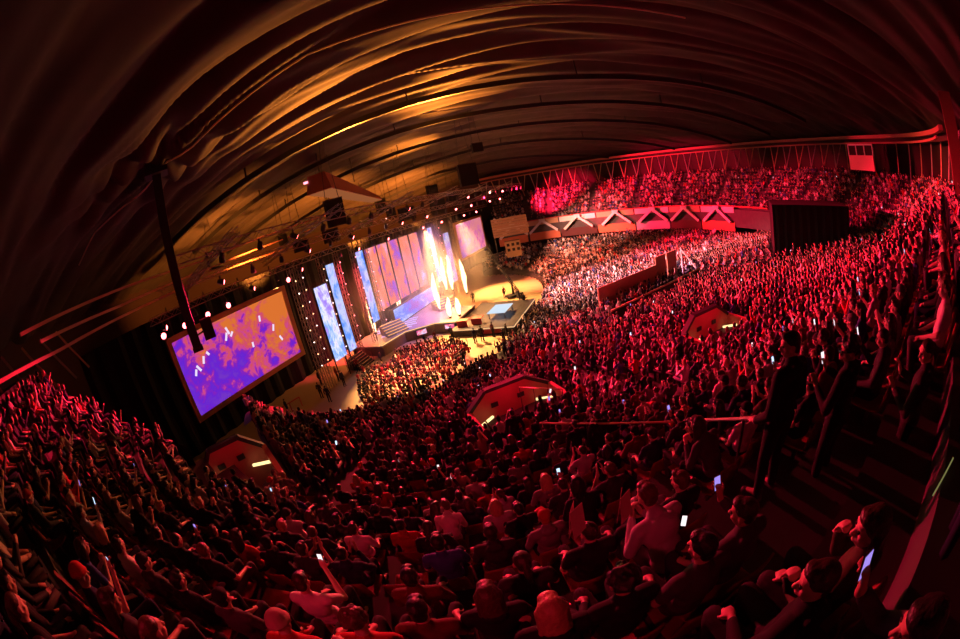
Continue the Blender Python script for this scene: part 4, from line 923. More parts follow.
# the people picked out by eye: head pixel, pose ... seat on the terrace below that line of sight
SPECIAL = [
    ((350, 523), 'rest', -.1, 0, 'short', 'dark brown', 'shirt', 'white', 'man with short hair in a bright white shirt, seen from behind below the middle rows'),
    ((398, 519), 'rest', -.15, 0, 'buzz', 'black', 'hoodie', 'red', 'person in a plain red top seated next to the man in the bright white shirt'),
    ((444, 513), 'lean', -.1, .4, 'short', 'brown', 'hoodie', 'white', 'person in a white top leaning sideways, dark hair, one seat past the red top'),
    ((494, 500), 'rest', -.3, .0, 'bob', 'blond', 'shirt', 'light grey', 'fair haired person in a pale top with bowed head above the dark seat back'),
    ((405, 568), 'rest', -.1, 0, 'short', 'black', 'hoodie', 'maroon', 'black haired person in a maroon top directly below the man in white'),
    ((295, 574), 'phone', -.45, .2, 'short', 'dark brown', 'shirt', 'white', 'person in a white shirt bent over a phone near the bottom of the stand'),
    ((549, 598), 'rest', -.1, 0, 'long', 'blond', 'hoodie', 'black', 'woman with long fair hair seen from behind at the bottom of the stand'),
    ((638, 496), 'rest', -.1, .25, 'buzz', 'brown', 'shirt', 'black', 'man with cropped hair in a black T-shirt holding a card, nearer the handrail'),
    ((588, 521), 'rest', -.1, .25, 'buzz', 'dark brown', 'shirt', 'black', 'man with cropped hair in a black T-shirt with a folded card at his cheek'),
    ((706, 533), 'rest', -.1, .3, 'short', 'black', 'shirt', 'dark grey', 'dark haired man in a grey T-shirt below the man with the phone'),
    ((748, 497), 'phone', -.1, .5, 'short', 'dark brown', 'hoodie', 'dark grey', 'dark haired man holding a phone up at face height beside the dark aisle'),
    ((681, 470), 'rest', -.1, .3, 'short', 'brown', 'shirt', 'black', 'man with a dark headset in black under the long handrail'),
    ((562, 478), 'phone', -.3, 0, 'buzz', 'dark brown', 'shirt', 'charcoal', 'short haired person looking at a bright blue phone in the middle rows'),
    ((624, 568), 'rest', -.1, 0, 'curly', 'black', 'hoodie', 'black', 'person with bushy black hair seen from behind, dark jacket'),
    ((412, 600), 'rest', -.2, 0, 'short', 'black', 'shirt', 'maroon', 'dark haired person at the very bottom below the maroon top'),
    ((348, 612), 'rest', -.3, .3, 'curly', 'brown', 'shirt', 'red', 'curly haired person at the bottom edge of the stand in red light'),
    ((484, 585), 'rest', -.1, 0, 'long', 'brown', 'hoodie', 'black', 'long haired person in a dark top seated beside the fair long haired woman'),
    ((270, 612), 'rest', -.2, 0, 'beanie', 'beige', 'hoodie', 'red', 'person in a pale beanie at the bottom edge beside the phone user in white'),
    ((520, 552), 'rest', -.1, .1, 'tail', 'dark brown', 'shirt', 'charcoal', 'person with a ponytail one row above the fair long haired woman'),
    ((610, 462), 'clap', -.1, .2, 'short', 'brown', 'shirt', 'charcoal', 'clapping person under the long handrail in the middle rows'),
    ((882, 505), 'chin', -.1, .75, 'long', 'dark brown', 'hoodie', 'olive', 'woman with long dark hair and hand at her chin beside the yellow step lights'),
    ((829, 562), 'chin', -.1, .75, 'short', 'dark brown', 'hoodie', 'black', 'person in profile with hand raised to the chin in the dark lower corner'),
    ((942, 600), 'phone', -.2, .6, 'bob', 'black', 'hoodie', 'dark grey', 'person in a patterned dark jacket holding a phone at the lower corner'),
]
STANDING = [
    ((791, 345), 'stand', -.1, .9, 'short', 'black', 'hoodie', 'black', 'tall man in black standing in profile beside the end of the handrail', False),
    ((850, 350), 'standphone', -.15, .8, 'curly', 'black', 'hoodie', 'black', 'standing man with glasses and bushy dark hair in black', True),
    ((927, 352), 'standphone', -.2, .7, 'tail', 'dark brown', 'hoodie', 'charcoal', 'standing person with arms folded up close to the far pillar', False),
]
RAILFOLK = [((575, 424), 9.6), ((597, 420), 9.3), ((512, 414), 12.5), ((452, 415), 14.5)]
taken = []
def near_free(p, r): return all((p[0] - q[0]) ** 2 + (p[1] - q[1]) ** 2 > r * r for q in taken)
people_px = []
SPOS = {}
for i, (px, pose, pit, hy, hr, hc, top, tc, lab) in enumerate(SPECIAL):
    dzh = 1.20 if pose != 'lean' else 1.12
    p = hit(px[0], px[1], dzh, .9); inw = NI[rim_dist(p[:2])[1][0]]; yaw = face_yaw(p[:2], inw, .6)
    z = T(p[0], p[1]) - .12
    person((p[0], p[1], z), yaw, pose, pit, hy, hr, hc, top, tc, 'charcoal', SKIN[i % 3], lab, None, .98, eyes=True)
    taken.append((p[0], p[1])); SPOS[i] = (np.array([p[0], p[1], z]), yaw, pose); people_px.append((px[0], px[1]))
for i, (px, pose, pit, hy, hr, hc, top, tc, lab, gl) in enumerate(STANDING):
    p = hit(px[0], px[1], 1.66, 2.6) if False else P(px[0], px[1], [3.55, 4.0, 4.3][i]); z = p[2] - 1.66; inw = NI[rim_dist(p[:2])[1][0]]
    mb = MB(); yaw = face_yaw(p[:2], inw, .7)
    person((p[0], p[1], z), yaw, pose, pit, hy, hr, hc, top, tc, 'black', SKIN[i % 3], lab, None, 1.0, eyes=True, glasses=gl); taken.append((p[0], p[1])); print('stand', i, p, z, T(p[0], p[1]))
    SPOS['s%d' % i] = (np.array([p[0], p[1], z]), yaw, pose)
for i, (px, d_) in enumerate(RAILFOLK):
    p = P(px[0], px[1], d_); z = T(p[0], p[1]); inw = NI[rim_dist(p[:2])[1][0]]
    person((p[0], p[1], z), face_yaw(p[:2], inw), 'standhang', -.1, .2, 'short', 'black', 'hoodie', 'black', 'black', SKIN[0], ['dark figure standing at the long handrail, the one nearer the stairway wall', 'dark figure standing at the long handrail, the one nearer the tall man', 'dark figure standing beside the middle stairway wall', 'dark standing figure at the low end of the middle stairway wall'][i], 'dark figures standing in the near stand', 1.0); taken.append((p[0], p[1]))

tk = np.array(taken); dmin = np.min(np.linalg.norm(S[:, None, :2] - tk[None], axis=2), axis=1); S = S[dmin > .55]
hp = S[:, :3] + np.array([0, 0, 1.2]); PX, PY, DD = proj(hp)
infr = (PX > -4) & (PX < 964) & (PY > -4) & (PY < 646)
wide = (PX > -140) & (PX < 1100) & (PY > -140) & (PY < 800) & (hp @ CAMR[:, 2] - CAM @ CAMR[:, 2] < .35 * DD)
occ = (RNG.random(len(S)) < np.where(S[:, 5] == 0, .93, .95)) & ~((PX > 765) & (PY > 405) & (DD < 6)) & ~((PX > 700) & (PY > 560))
order = np.argsort(np.where(infr & occ, DD, 1e9))
nsp = NEAR_MAX - len(SPECIAL) - len(STANDING) - len(RAILFOLK)
near_idx = [i for i in order if infr[i] and occ[i]][:nsp]; near_set = set(near_idx); DNEAR = DD[near_idx[-1]]; print('near reach', DNEAR)
mass_idx = [i for i in range(len(S)) if occ[i] and wide[i] and i not in near_set]
print('mass', len(mass_idx))

# ------------------------------------------------------------------ the near three hundred
ORD = ['nearest', 'second', 'third', 'fourth', 'fifth', 'sixth', 'seventh', 'eighth', 'ninth', 'tenth', 'eleventh', 'twelfth', 'thirteenth', 'fourteenth', 'fifteenth', 'sixteenth', 'seventeenth', 'eighteenth', 'nineteenth', 'twentieth'] + ['%d%s' % (k, 'th') for k in range(21, 60)]
MARKS = [((350, 530), 'man in white shirt'), ((549, 600), 'long haired blonde'), ((238, 448), 'screen side stairway wall'), ((512, 405), 'middle stairway wall'), ((620, 423), 'long handrail'), ((791, 345), 'tall man in black'), ((882, 505), 'woman beside step lights'), ((940, 300), 'rim pillar'), ((60, 480), 'dark stand end'), ((706, 533), 'man in grey'), ((295, 574), 'phone user'), ((130, 600), 'dark bottom corner'), ((440, 470), 'middle rows'), ((730, 380), 'short handrail'), ((180, 520), 'dark lower rows')]
rank = {}
hk = ['short', 'short', 'short', 'buzz', 'curly', 'long', 'bob', 'tail', 'cap', 'beanie', 'short', 'long']
NEARPH = []
for i in near_idx:
    x, y, z, nx, ny, _ = S[i]; r = random.random(); px, py, dd = PX[i], PY[i], DD[i]
    j = min(range(len(MARKS)), key=lambda j: (MARKS[j][0][0] - px) ** 2 + (MARKS[j][0][1] - py) ** 2); dx, dy = px - MARKS[j][0][0], py - MARKS[j][0][1]
    rel = ('right of' if dx > 0 else 'left of') if abs(dx) > abs(dy) else ('below' if dy > 0 else 'above')
    rank.setdefault((j, rel), []).append((dx * dx + dy * dy, i))
relw = {}
for (j, rel), L_ in rank.items():
    for n_, (_, i) in enumerate(sorted(L_)): relw[i] = '%s %s %s' % (ORD[n_], rel, ('the ' + MARKS[j][1]))
pose_words = {'rest': 'sitting', 'clap': 'clapping', 'phone': 'holding phone', 'up': 'arms raised', 'lean': 'leaning forward', 'chin': 'hand at chin'}
VAR = [('rest', -.12, 0), ('rest', -.05, .35), ('rest', -.3, -.3), ('clap', -.1, 0), ('clap', -.05, .3), ('lean', -.1, 0), ('phone', -.25, 0), ('up', -.05, 0), ('chin', -.12, .2)]
VW = [.30, .22, .10, .10, .07, .11, .05, .01, .06]
for i in near_idx:
    x, y, z, nx, ny, _ = S[i]; v = random.choices(VAR, VW)[0]; hair = random.choice(hk)
    tc = random.choices(['black', 'charcoal', 'navy', 'dark grey', 'grey', 'white', 'red', 'maroon', 'olive', 'beige', 'light grey', 'blue'], [30, 16, 8, 10, 6, 6, 4, 4, 4, 3, 3, 4])[0]
    hcol = random.choices(['black', 'dark brown', 'brown', 'blond', 'auburn'], [30, 34, 20, 10, 6])[0] if hair not in ('cap', 'beanie') else random.choice(['black', 'charcoal', 'red', 'grey'])
    top = random.choice(['shirt', 'hoodie']); yaw = face_yaw(np.array([x, y]), np.array([nx, ny]), .55) + random.gauss(0, .09)
    hw = {'short': 'short %s hair', 'buzz': 'cropped %s hair', 'curly': 'curly %s hair', 'long': 'long %s hair', 'bob': 'bobbed %s hair', 'tail': '%s ponytail', 'cap': '%s cap', 'beanie': '%s beanie'}[hair] % hcol
    lab = ('%s, %s %s, %s, %s' % (hw, tc, top, pose_words[v[0]], relw[i]))
    if len(lab.replace('-', ' ').split()) > 16: lab = lab.replace('%s %s, ' % (tc, top), '%s, ' % tc)
    person((x, y, z), yaw, v[0], v[1], v[2], hair, hcol, top, tc, random.choice(['black', 'charcoal', 'navy', 'dark grey']), random.choice(SKIN), lab, 'spectators in the near stand', random.uniform(.93, 1.04), eyes=(px > 650) if False else PX[i] > 640)
    if v[0] == 'phone': NEARPH.append((np.array([x, y, z]), yaw, relw[i]))
# phones in their hands, and the phone users picked out by eye
def rotz(v, a): return np.array([v[0] * math.cos(a) - v[1] * math.sin(a), v[0] * math.sin(a) + v[1] * math.cos(a), v[2]])
def hold(p, yaw, lab, col, lp=(.085, .375, 1.125), s=.85):
    q = p + rotz(np.array(lp), yaw); f = rotz(np.array([-.1, -1, .35]), yaw); phone(q, f, lab, col, s)
for k, (p, yaw, rl) in enumerate(NEARPH): hold(p, yaw, 'lit phone held by the spectator %s' % rl, k % 3)
for key, lab, col in [(5, 'lit phone in the hands of the person in white near the bottom', 1), (10, 'violet lit phone held by the man beside the dark aisle', 2), (12, 'bright blue phone held up in the middle rows', 0), (22, 'phone held by the person in the patterned jacket at the lower corner', 2)]:
    p, yaw, ps = SPOS[key]; hold(p, yaw, lab, col, s=.8)
p, yaw, ps = SPOS['s1']; hold(p, yaw, 'phone in the hand of the standing man with glasses', 1, (.085, .36, 1.44))
# a phone lying bright near the grey T-shirt, and folded cards held by the cropped haired men
q = P(684, 521, 2.9); phone(q, -pdir(684, 521) + np.array([0, 0, .4]), 'white lit phone beside the man in the grey T-shirt', 1, .55)
for key, px, dd_, lab in [(7, (620, 512), 3.0, 'folded red card held by the cropped haired man nearer the handrail'), (8, (571, 527), 2.75, 'folded red card at the cheek of the cropped haired man')]:
    q = P(px[0], px[1], dd_); t = thing('clapper_card', q, lab, 'card', 'folded cards held by spectators', rz=.9, world=False)
    for sg, nm in ((-1, 'front_fold'), (1, 'back_fold')):
        mb = MB(); mb.add([(0, 0, .14), (.13, .03 * sg, .13), (.13, .05 * sg, -.13), (0, .02 * sg, -.14)], [(0, 1, 2, 3)]); mb.v += [(a, b + .004, c) for a, b, c in mb.v[:4]]; mb.f += [(7, 6, 5, 4), (0, 1, 5, 4), (1, 2, 6, 5), (2, 3, 7, 6), (3, 0, 4, 7)]
        mb.build(nm, mat('card_pink', (.75, .45, .42), .7), t)

# seats of the near rows
sb = MB(); sb.box((0, 0, .42), (.46, .44, .05)); sb.box((0, .2, .41), (.46, .05, .08))
def seat_meshes():
    a = MB(); n = 8
    for i in range(n + 1):
        for j in range(7):
            u, v = i / n * 2 - 1, j / 6; a.v.append((u * .225, -.20 + .42 * v, .365 + .018 * u * u - .02 * math.sin(v * PI) + (.02 if j == 0 else 0)))
    for i in range(n):
        for j in range(6): k = i * 7 + j; a.f.append((k, k + 7, k + 8, k + 1))
    b = MB()
    for i in range(n + 1):
        for j in range(7):
            u, v = i / n * 2 - 1, j / 6; w = .225 * (1 - .22 * max(0, v - .6) ** 1.5 * 2); b.v.append((u * w, -.255 - .07 * v + .035 * u * u, .42 + .42 * v - .05 * u * u * max(0, v - .5)))
    for i in range(n):
        for j in range(6): k = i * 7 + j; b.f.append((k, k + 7, k + 8, k + 1))
    def solid(mb, nm):
        me = bpy.data.meshes.new(nm); me.from_pydata(mb.v, [], mb.f); o = bpy.data.objects.new('baking', me); COL.objects.link(o); m = o.modifiers.new('s', 'SOLIDIFY'); m.thickness = .022; m = o.modifiers.new('b', 'BEVEL'); m.width = .006; m.segments = 1
        bpy.context.view_layer.update(); dg = bpy.context.evaluated_depsgraph_get(); r = bpy.data.meshes.new_from_object(o.evaluated_get(dg), depsgraph=dg); bpy.data.objects.remove(o); r.polygons.foreach_set('use_smooth', [True] * len(r.polygons)); r.materials.clear(); r.materials.append(m_seat); r.name = nm; return r
    c = MB(); c.bar((0, .0, 0), (0, -.02, .335), .06, .05); c.box((0, 0, .33), (.34, .3, .02)); c.box((0, -.2, .335), (.3, .14, .02)); c.bar((-.12, -.24, .33), (-.12, -.31, .60), .03); c.bar((.12, -.24, .33), (.12, -.31, .60), .03)
    me = bpy.data.meshes.new('support'); me.from_pydata(c.v, [], c.f); me.materials.append(m_seatmetal)
    return solid(a, 'seat_pan'), solid(b, 'backrest'), me
pan_me, back_me, sup_me = seat_meshes()
near_seats = [i for i in np.argsort(np.where(infr, DD, 1e9)) if infr[i] and not ((PX[i] > 765 and PY[i] > 405 and DD[i] < 6) or (PX[i] > 700 and PY[i] > 560))][:nsp]
seat_places = [(SPOS[i][0], SPOS[i][1], 'of ' + SPECIAL[i][8].split(' seen')[0].split(' seated')[0].split(' in ')[0], True) for i in range(len(SPECIAL))]
def seat(loc, yaw, label):
    t = thing('stadium_seat', loc, label, 'seat', 'folding seats in the near stand', rz=yaw, world=False)
    for nm, me in (('seat_pan', pan_me), ('backrest', back_me), ('support', sup_me)):
        o = bpy.data.objects.new(nm, me); COL.objects.link(o); o.parent = t
seat_label_rank = {}
for i in near_seats:
    x, y, z, nx, ny, _ = S[i]; yaw = face_yaw(np.array([x, y]), np.array([nx, ny]), .3)
    if i in relw: lab = 'red plastic seat under the spectator %s' % relw[i]
    else:
        j = min(range(len(MARKS)), key=lambda j: (MARKS[j][0][0] - PX[i]) ** 2 + (MARKS[j][0][1] - PY[i]) ** 2); rel = 'right of' if PX[i] > MARKS[j][0][0] else 'left of'; n_ = seat_label_rank.get((j, rel), 0); seat_label_rank[(j, rel)] = n_ + 1
        lab = 'empty red plastic seat, %s %s the %s' % (ORD[n_] if n_ else 'nearest', rel, MARKS[j][1])
    seat((x, y, z), yaw, lab)
for i in range(len(SPECIAL)):
    p, yaw, ps = SPOS[i]; seat(p, yaw, 'red plastic seat under the ' + ' '.join(SPECIAL[i][8].replace(',', '').split()[:11]))

# ------------------------------------------------------------------ the rest of the crowd, one mass
def lod(pose, hair, seg, legs=True, stand=False):
    V, Fc, Cs = [], [], []; dz = .42 if stand else 0
    def loft(rings, slot, n=seg, cap=True):
        b = len(V)
        for (c, rx, ry) in rings:
            for k in range(n): a = 2 * PI * (k + .5) / n; V.append((c[0] + rx * math.cos(a), c[1] + ry * math.sin(a), c[2] + dz))
        for i in range(len(rings) - 1):
            for k in range(n): Fc.append((b + i * n + k, b + i * n + (k + 1) % n, b + (i + 1) * n + (k + 1) % n, b + (i + 1) * n + k)); Cs.append(slot if not callable(slot) else slot(i, 2 * PI * (k + 1) / n))
        if cap: m = b + (len(rings) - 1) * n; Fc.append(tuple(m + k for k in range(n))[:n]); Cs.append(slot if not callable(slot) else 2)
    def limb(p, q, r0, r1, slot, n=4):
        b = len(V); p, q = Vector(p), Vector(q); z = (q - p).normalized(); u = Vector((0, 0, 1)) if abs(z.z) < .9 else Vector((0, 1, 0)); x = z.cross(u).normalized(); y = z.cross(x)
        for c, r in ((p, r0), (q, r1)):
            for k in range(n): a = 2 * PI * k / n; w = c + (x * math.cos(a) + y * math.sin(a)) * r; V.append((w.x, w.y, w.z + dz))
        for k in range(n): Fc.append((b + k, b + (k + 1) % n, b + n + (k + 1) % n, b + n + k)); Cs.append(slot)
        Fc.append(tuple(b + n + k for k in range(n))); Cs.append(slot)
    loft([((0, -.03, .46), .17, .13), ((0, -.05, .68), .155, .115), ((0, -.06, .90), .19, .12), ((0, -.05, 1.01), .13, .085), ((0, -.04, 1.06), .06, .06)], 0)
    hs = lambda i, a: 2 if (i >= 3 or (math.sin(a) < (.25 if hair != 1 else .5) and (i > 0 or hair == 1))) else 1
    n = max(seg, 6)
    loft([((0, -.02, 1.07), .05, .055), ((0, 0, 1.12), .062, .08), ((0, 0, 1.19), .076, .096), ((0, -.01, 1.26), .076, .094), ((0, -.015, 1.31), .055, .065), ((0, -.02, 1.335), .02, .025)], hs, n)
    if hair == 1: limb((0, -.085, 1.22), (0, -.12, .92), .075, .05, 2)
    if hair == 2: loft([((0, -.01, 1.245), .09, .11), ((0, -.01, 1.30), .078, .09), ((0, -.01, 1.345), .03, .04)], 2, n); limb((0, .08, 1.25), (0, .17, 1.235), .06, .045, 2)
    A = {'rest': ((.25, .04, .72), (.13, .28, .60)), 'clap': ((.27, .08, .76), (.05, .32, .98)), 'phone': ((.25, .14, .82), (.10, .33, 1.12)), 'up': ((.31, .08, 1.18), (.2, .14, 1.48))}[pose]
    for s_ in (1, -1):
        e, w = A; 
        if pose == 'phone' and s_ < 0: e, w = (.25, .04, .72), (.13, .28, .60)
        e = (e[0] * s_, e[1], e[2]); w = (w[0] * s_, w[1], w[2]); limb((.19 * s_, -.05, .96), e, .062, .05, 0); limb(e, w, .048, .034, 0 if hair != 1 else 1)
        h = Vector(w) + (Vector(w) - Vector(e)).normalized() * .10; limb(w, h, .04, .035, 1)
        if stand: limb((.09 * s_, -.02, .50), (.11 * s_, 0, -.40), .095, .06, 3)
        elif legs: limb((.10 * s_, .0, .50), (.13 * s_, .42, .51), .09, .065, 3); limb((.13 * s_, .40, .52), (.13 * s_, .34, .04), .06, .05, 3)
    return np.array(V), Fc, np.array(Cs)
SHIRT = np.array([GC[k] for k in ('black', 'charcoal', 'navy', 'dark grey', 'grey', 'white', 'red', 'maroon', 'beige', 'light grey', 'blue')]); SW = np.array([22, 14, 7, 12, 10, 11, 5, 4, 5, 6, 4.]); SW /= SW.sum()
HAIRC = np.array([HC[k] for k in ('black', 'dark brown', 'brown', 'blond')]); SKC = np.array([(.62, .40, .30), (.50, .30, .21), (.70, .47, .37)]); TRC = np.array([GC[k] for k in ('black', 'charcoal', 'navy', 'dark grey')])
def mass(name, rows, label, cat, stand_frac=0.0):
    """rows: x, y, z, yaw, dist"""
    rows = np.asarray(rows); n = len(rows); variants = []
    for seg in (6, 4):
        vs = [(p_, h_, False) for p_ in ('rest', 'clap', 'phone', 'up') for h_ in (0, 1, 2)] + ([('rest', 0, True), ('clap', 1, True)] if True else [])
        variants.append([lod(p_, h_, seg, seg == 6, s_) for p_, h_, s_ in vs])
    pw = np.array([[.55 * .6, .55 * .25, .55 * .15], [.30 * .6, .30 * .25, .30 * .15], [.11 * .6, .11 * .25, .11 * .15], [.04 * .6, .04 * .25, .04 * .15]]).reshape(-1) * (1 - stand_frac); pw = np.concatenate([pw, [stand_frac * .6, stand_frac * .4]]); pw /= pw.sum()
    vid = RNG.choice(len(pw), n, p=pw); lodk = (rows[:, 4] > 34).astype(int)
    shirt = SHIRT[RNG.choice(len(SW), n, p=SW)]; hair = HAIRC[RNG.choice(4, n, p=[.35, .35, .2, .1])]; skin = SKC[RNG.choice(3, n)]; tr = TRC[RNG.choice(4, n)]
    shirt = np.where(((rows[:, 2] < 0) & (shirt.mean(1) > .12))[:, None], shirt * [.5, .06, .10], shirt); pal = np.stack([shirt, skin, hair, tr], 1); sc = RNG.uniform(.93, 1.05, n); yaw = rows[:, 3] + RNG.normal(0, .12, n)  # floor block: pale shirts tinted dark red, backlit silhouette put into the colour
    AV, AL, AS, AC = [], [], [], []; base = 0
    for lk in (0, 1):
        for vi, (V, Fc, Cs) in enumerate(variants[lk]):
            ids = np.nonzero((vid == vi) & (lodk == lk))[0]
            if not len(ids): continue
            c, s = np.cos(yaw[ids]), np.sin(yaw[ids]); W = V[None] * sc[ids, None, None] + RNG.normal(0, .012, (len(ids), 1, 3))
            X_ = W[..., 0] * c[:, None] - W[..., 1] * s[:, None] + rows[ids, 0, None]; Y_ = W[..., 0] * s[:, None] + W[..., 1] * c[:, None] + rows[ids, 1, None]; Z_ = W[..., 2] + rows[ids, 2, None]
            AV.append(np.stack([X_, Y_, Z_], -1).reshape(-1, 3)); sizes = np.array([len(f_) for f_ in Fc]); flat = np.concatenate([np.array(f_) for f_ in Fc])
            AL.append((flat[None] + base + np.arange(len(ids))[:, None] * len(V)).reshape(-1)); AS.append(np.tile(sizes, len(ids))); AC.append(pal[ids][:, Cs].reshape(-1, 3)); base += len(ids) * len(V)
    AV, AL, AS, AC = map(np.concatenate, (AV, AL, AS, AC)); me = bpy.data.meshes.new(name)
    me.vertices.add(len(AV)); me.vertices.foreach_set('co', AV.astype(np.float32).ravel()); me.loops.add(len(AL)); me.loops.foreach_set('vertex_index', AL.astype(np.int32)); me.polygons.add(len(AS))
    me.polygons.foreach_set('loop_start', np.concatenate([[0], np.cumsum(AS)[:-1]]).astype(np.int32)); me.update(calc_edges=True)
    at = me.attributes.new('Clothes', 'FLOAT_COLOR', 'FACE'); at.data.foreach_set('color', np.concatenate([AC, np.ones((len(AC), 1))], 1).astype(np.float32).ravel()); me.validate()
    me.polygons.foreach_set('use_smooth', np.ones(len(AS), bool))
    print(name, n, 'people', len(AS), 'faces'); return link(name, me, MASSM)
MASSM = bpy.data.materials.new('crowd_clothes'); MASSM.use_nodes = True; nt = MASSM.node_tree; b_ = nt.nodes['Principled BSDF']; b_.inputs['Roughness'].default_value = .7; b_.inputs['Specular IOR Level'].default_value = .25
an_ = nt.nodes.new('ShaderNodeAttribute'); an_.attribute_name = 'Clothes'; nt.links.new(an_.outputs['Color'], b_.inputs['Base Color'])
rows = []
for i in mass_idx:
    x, y, z, nx, ny, _ = S[i]; rows.append((x, y, z, face_yaw(np.array([x, y]), np.array([nx, ny]), .6), DD[i]))
# the block on the floor in front of the stage
ISL = [PZ(a, b, .6)[:2] for a, b in [(357, 392), (360, 376), (372, 366), (388, 366), (400, 352), (425, 342), (455, 341), (470, 348), (464, 364), (448, 378), (428, 388), (408, 396), (396, 406), (378, 412), (362, 406)]]
def inside(p, poly):
    c = False; n = len(poly)
    for i in range(n):
        a, b = poly[i], poly[i - 1]
        if (a[1] > p[1]) != (b[1] > p[1]) and p[0] < (b[0] - a[0]) * (p[1] - a[1]) / (b[1] - a[1]) + a[0]: c = not c
    return c
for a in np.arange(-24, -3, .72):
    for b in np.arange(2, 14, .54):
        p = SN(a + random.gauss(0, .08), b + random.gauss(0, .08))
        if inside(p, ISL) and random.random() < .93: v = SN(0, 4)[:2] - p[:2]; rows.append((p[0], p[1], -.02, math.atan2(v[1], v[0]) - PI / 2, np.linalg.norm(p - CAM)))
# the press row on the raised platform
pa, dv, nv, Lp = PLAT
for a in np.arange(.5, Lp - .4, .62):
    for b in (.7, 1.9):
        if random.random() < .85: p = pa + dv * a + nv * b; v = TARGET - p[:2]; rows.append((p[0], p[1], 3.62, math.atan2(v[1], v[0]) - PI / 2, 30))
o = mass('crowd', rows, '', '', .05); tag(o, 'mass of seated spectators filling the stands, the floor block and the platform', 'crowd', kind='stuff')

# people who stand singly on the floor and the stage
CREW = [((330.5, 402), 'dark dressed person, one of two walking on the floor by the big screen, nearer one'), ((322.5, 398), 'dark dressed person, one of two walking on the floor by the big screen, farther one'), ((345, 386), 'dark dressed person on the floor halfway to the stairs'), ((339, 381), 'dark dressed person close behind the one halfway to the stairs'), ((359, 372), 'crew member at the foot of the side stairs'), ((383, 366), 'crew member standing just past the side stairs'), ((437, 345), 'person standing on the floor under the stage monitor'), ((453, 340), 'person standing on the floor in front of the steps'), ((476, 343), 'person in dark clothes on the floor before the dark platform'), ((483, 341), 'second person in dark clothes before the dark platform'), ((494, 337), 'person standing at the near corner of the dark platform'), ((505, 345), 'person on the floor beside the stand front and platform'), ((508, 339), 'person walking past the platform corner'), ((268, 428), 'crew member at the red barrier under the big screen'), ((290, 415), 'crew member crouched look by the red barrier'), ((520, 301), 'camera operator standing at the crane'), ((505, 298), 'crew member beside the camera crane dolly'), ((525, 306), 'person standing at the far corner of the dark platform'), ((474, 303), 'person at the stage side of the dark platform'), ((318, 373), 'crew member in the dark beside the truss tower'), ((322, 385), 'crew member standing on the floor below the truss tower')]
for k, (px, lab) in enumerate(CREW):
    p = PZ(px[0], px[1], 0)
    ps = ['standhang', 'stand'][k % 2]; lab = lab.replace(' crouched look', ' second')
    person((p[0], p[1], 0), RNG.uniform(-2.2, .6) if k < 6 else RNG.uniform(0, 6.28), ps, -.1, 0, random.choice(['short', 'buzz', 'short']), random.choice(['black', 'dark brown']), 'hoodie', random.choice(['black', 'black', 'charcoal', 'navy', 'maroon']), 'black', SKIN[k % 3], lab, 'people standing on the floor and the stage', 1.0)
# tiny phone lights far off in the crowd
far_ids = [i for i in mass_idx if 11 < DD[i] < 75 and infr[i]]
random.shuffle(far_ids); cnt = {}
for i in far_ids[:70]:
    x, y, z, nx, ny, tier = S[i]; zone = 'upper' if tier == 0 else 'lower'; j = min(range(len(MARKS)), key=lambda j: (MARKS[j][0][0] - PX[i]) ** 2 + (MARKS[j][0][1] - PY[i]) ** 2)
    p = np.array([x, y, z + 1.18]) + np.array([nx, ny, 0]) * .3; dc = CAM - p; dc /= np.linalg.norm(dc); n_ = cnt.get((zone, j), 0); cnt[(zone, j)] = n_ + 1
    phone(p, dc + RNG.normal(0, .3, 3), 'tiny phone light in the %s stand, %s one out from the %s' % (zone, ORD[n_] if n_ else 'first', MARKS[j][1]), int(RNG.integers(0, 3)), 1.15)
# ------------------------------------------------------------------ light
def lamp(kind, name, loc, energy, col, aim=None, size=.3, cone=60, blend=.5):
    l = bpy.data.lights.new(name, kind); l.energy = energy; l.color = col; o = bpy.data.objects.new(name, l); COL.objects.link(o); o.location = Vector([float(c) for c in loc])
    if kind == 'SPOT': l.spot_size = math.radians(cone); l.spot_blend = blend; l.shadow_soft_size = size
    elif kind == 'POINT': l.shadow_soft_size = size
    elif kind == 'AREA': l.size = size
    if aim is not None: o.rotation_euler = (Vector([float(c) for c in aim]) - o.location).to_track_quat('-Z', 'Y').to_euler()
    o['kind'] = 'helper'; return o
RED = (1, .012, .06)
def G(x, y): return (x, y, T(x, y) + 1)
for nm, src, aim, e, cone in [
    ('near centre', SN(-8, 4, 14.5), G(1, 11), 120000, 34), ('near left', SN(-22, 3, 13.5), G(-15, 8.4), 80000, 27), ('near side', SN(6, 9, 16), G(17, 11), 260000, 30), ('near side low', SN(2, 9, 16), G(10, 9.5), 130000, 20), ('side', SN(12, 9, 16), G(31, 19), 380000, 34), ('rim side', SN(20, 6, 15.5), G(42, 23), 300000, 22),
    ('far side', SN(10, 9, 16), G(42, 48), 280000, 40), ('far', SN(24, 4, 15), G(36, 72), 330000, 42), ('far end', SN(27, 8, 15.8), G(21, 84), 130000, 40), ('low mid', SN(-2, 9, 16), G(10, 24), 150000, 50), ('left bank', SN(-26, 5, 14), G(-14, 24), 12000, 60)]:
    lamp('SPOT', 'red_flood_' + nm.replace(' ', '_'), src, e, RED, aim, .3, cone, .7)
lamp('SPOT', 'pink_floor_flood', SN(-14, 10, 16.6), 60000, (1, .04, .13), SN(-13, 8.5, 0), .3, 40, .9)
lamp('SPOT', 'red_booth_light', SN(20, 6, 15.5), 90000, RED, P(861, 150, 57), .3, 11, .8)
lamp('SPOT', 'orange_rim_light', SN(14, 8, 15.8), 70000, (1, .22, .06), P(925, 160, 46), .3, 14, .9)
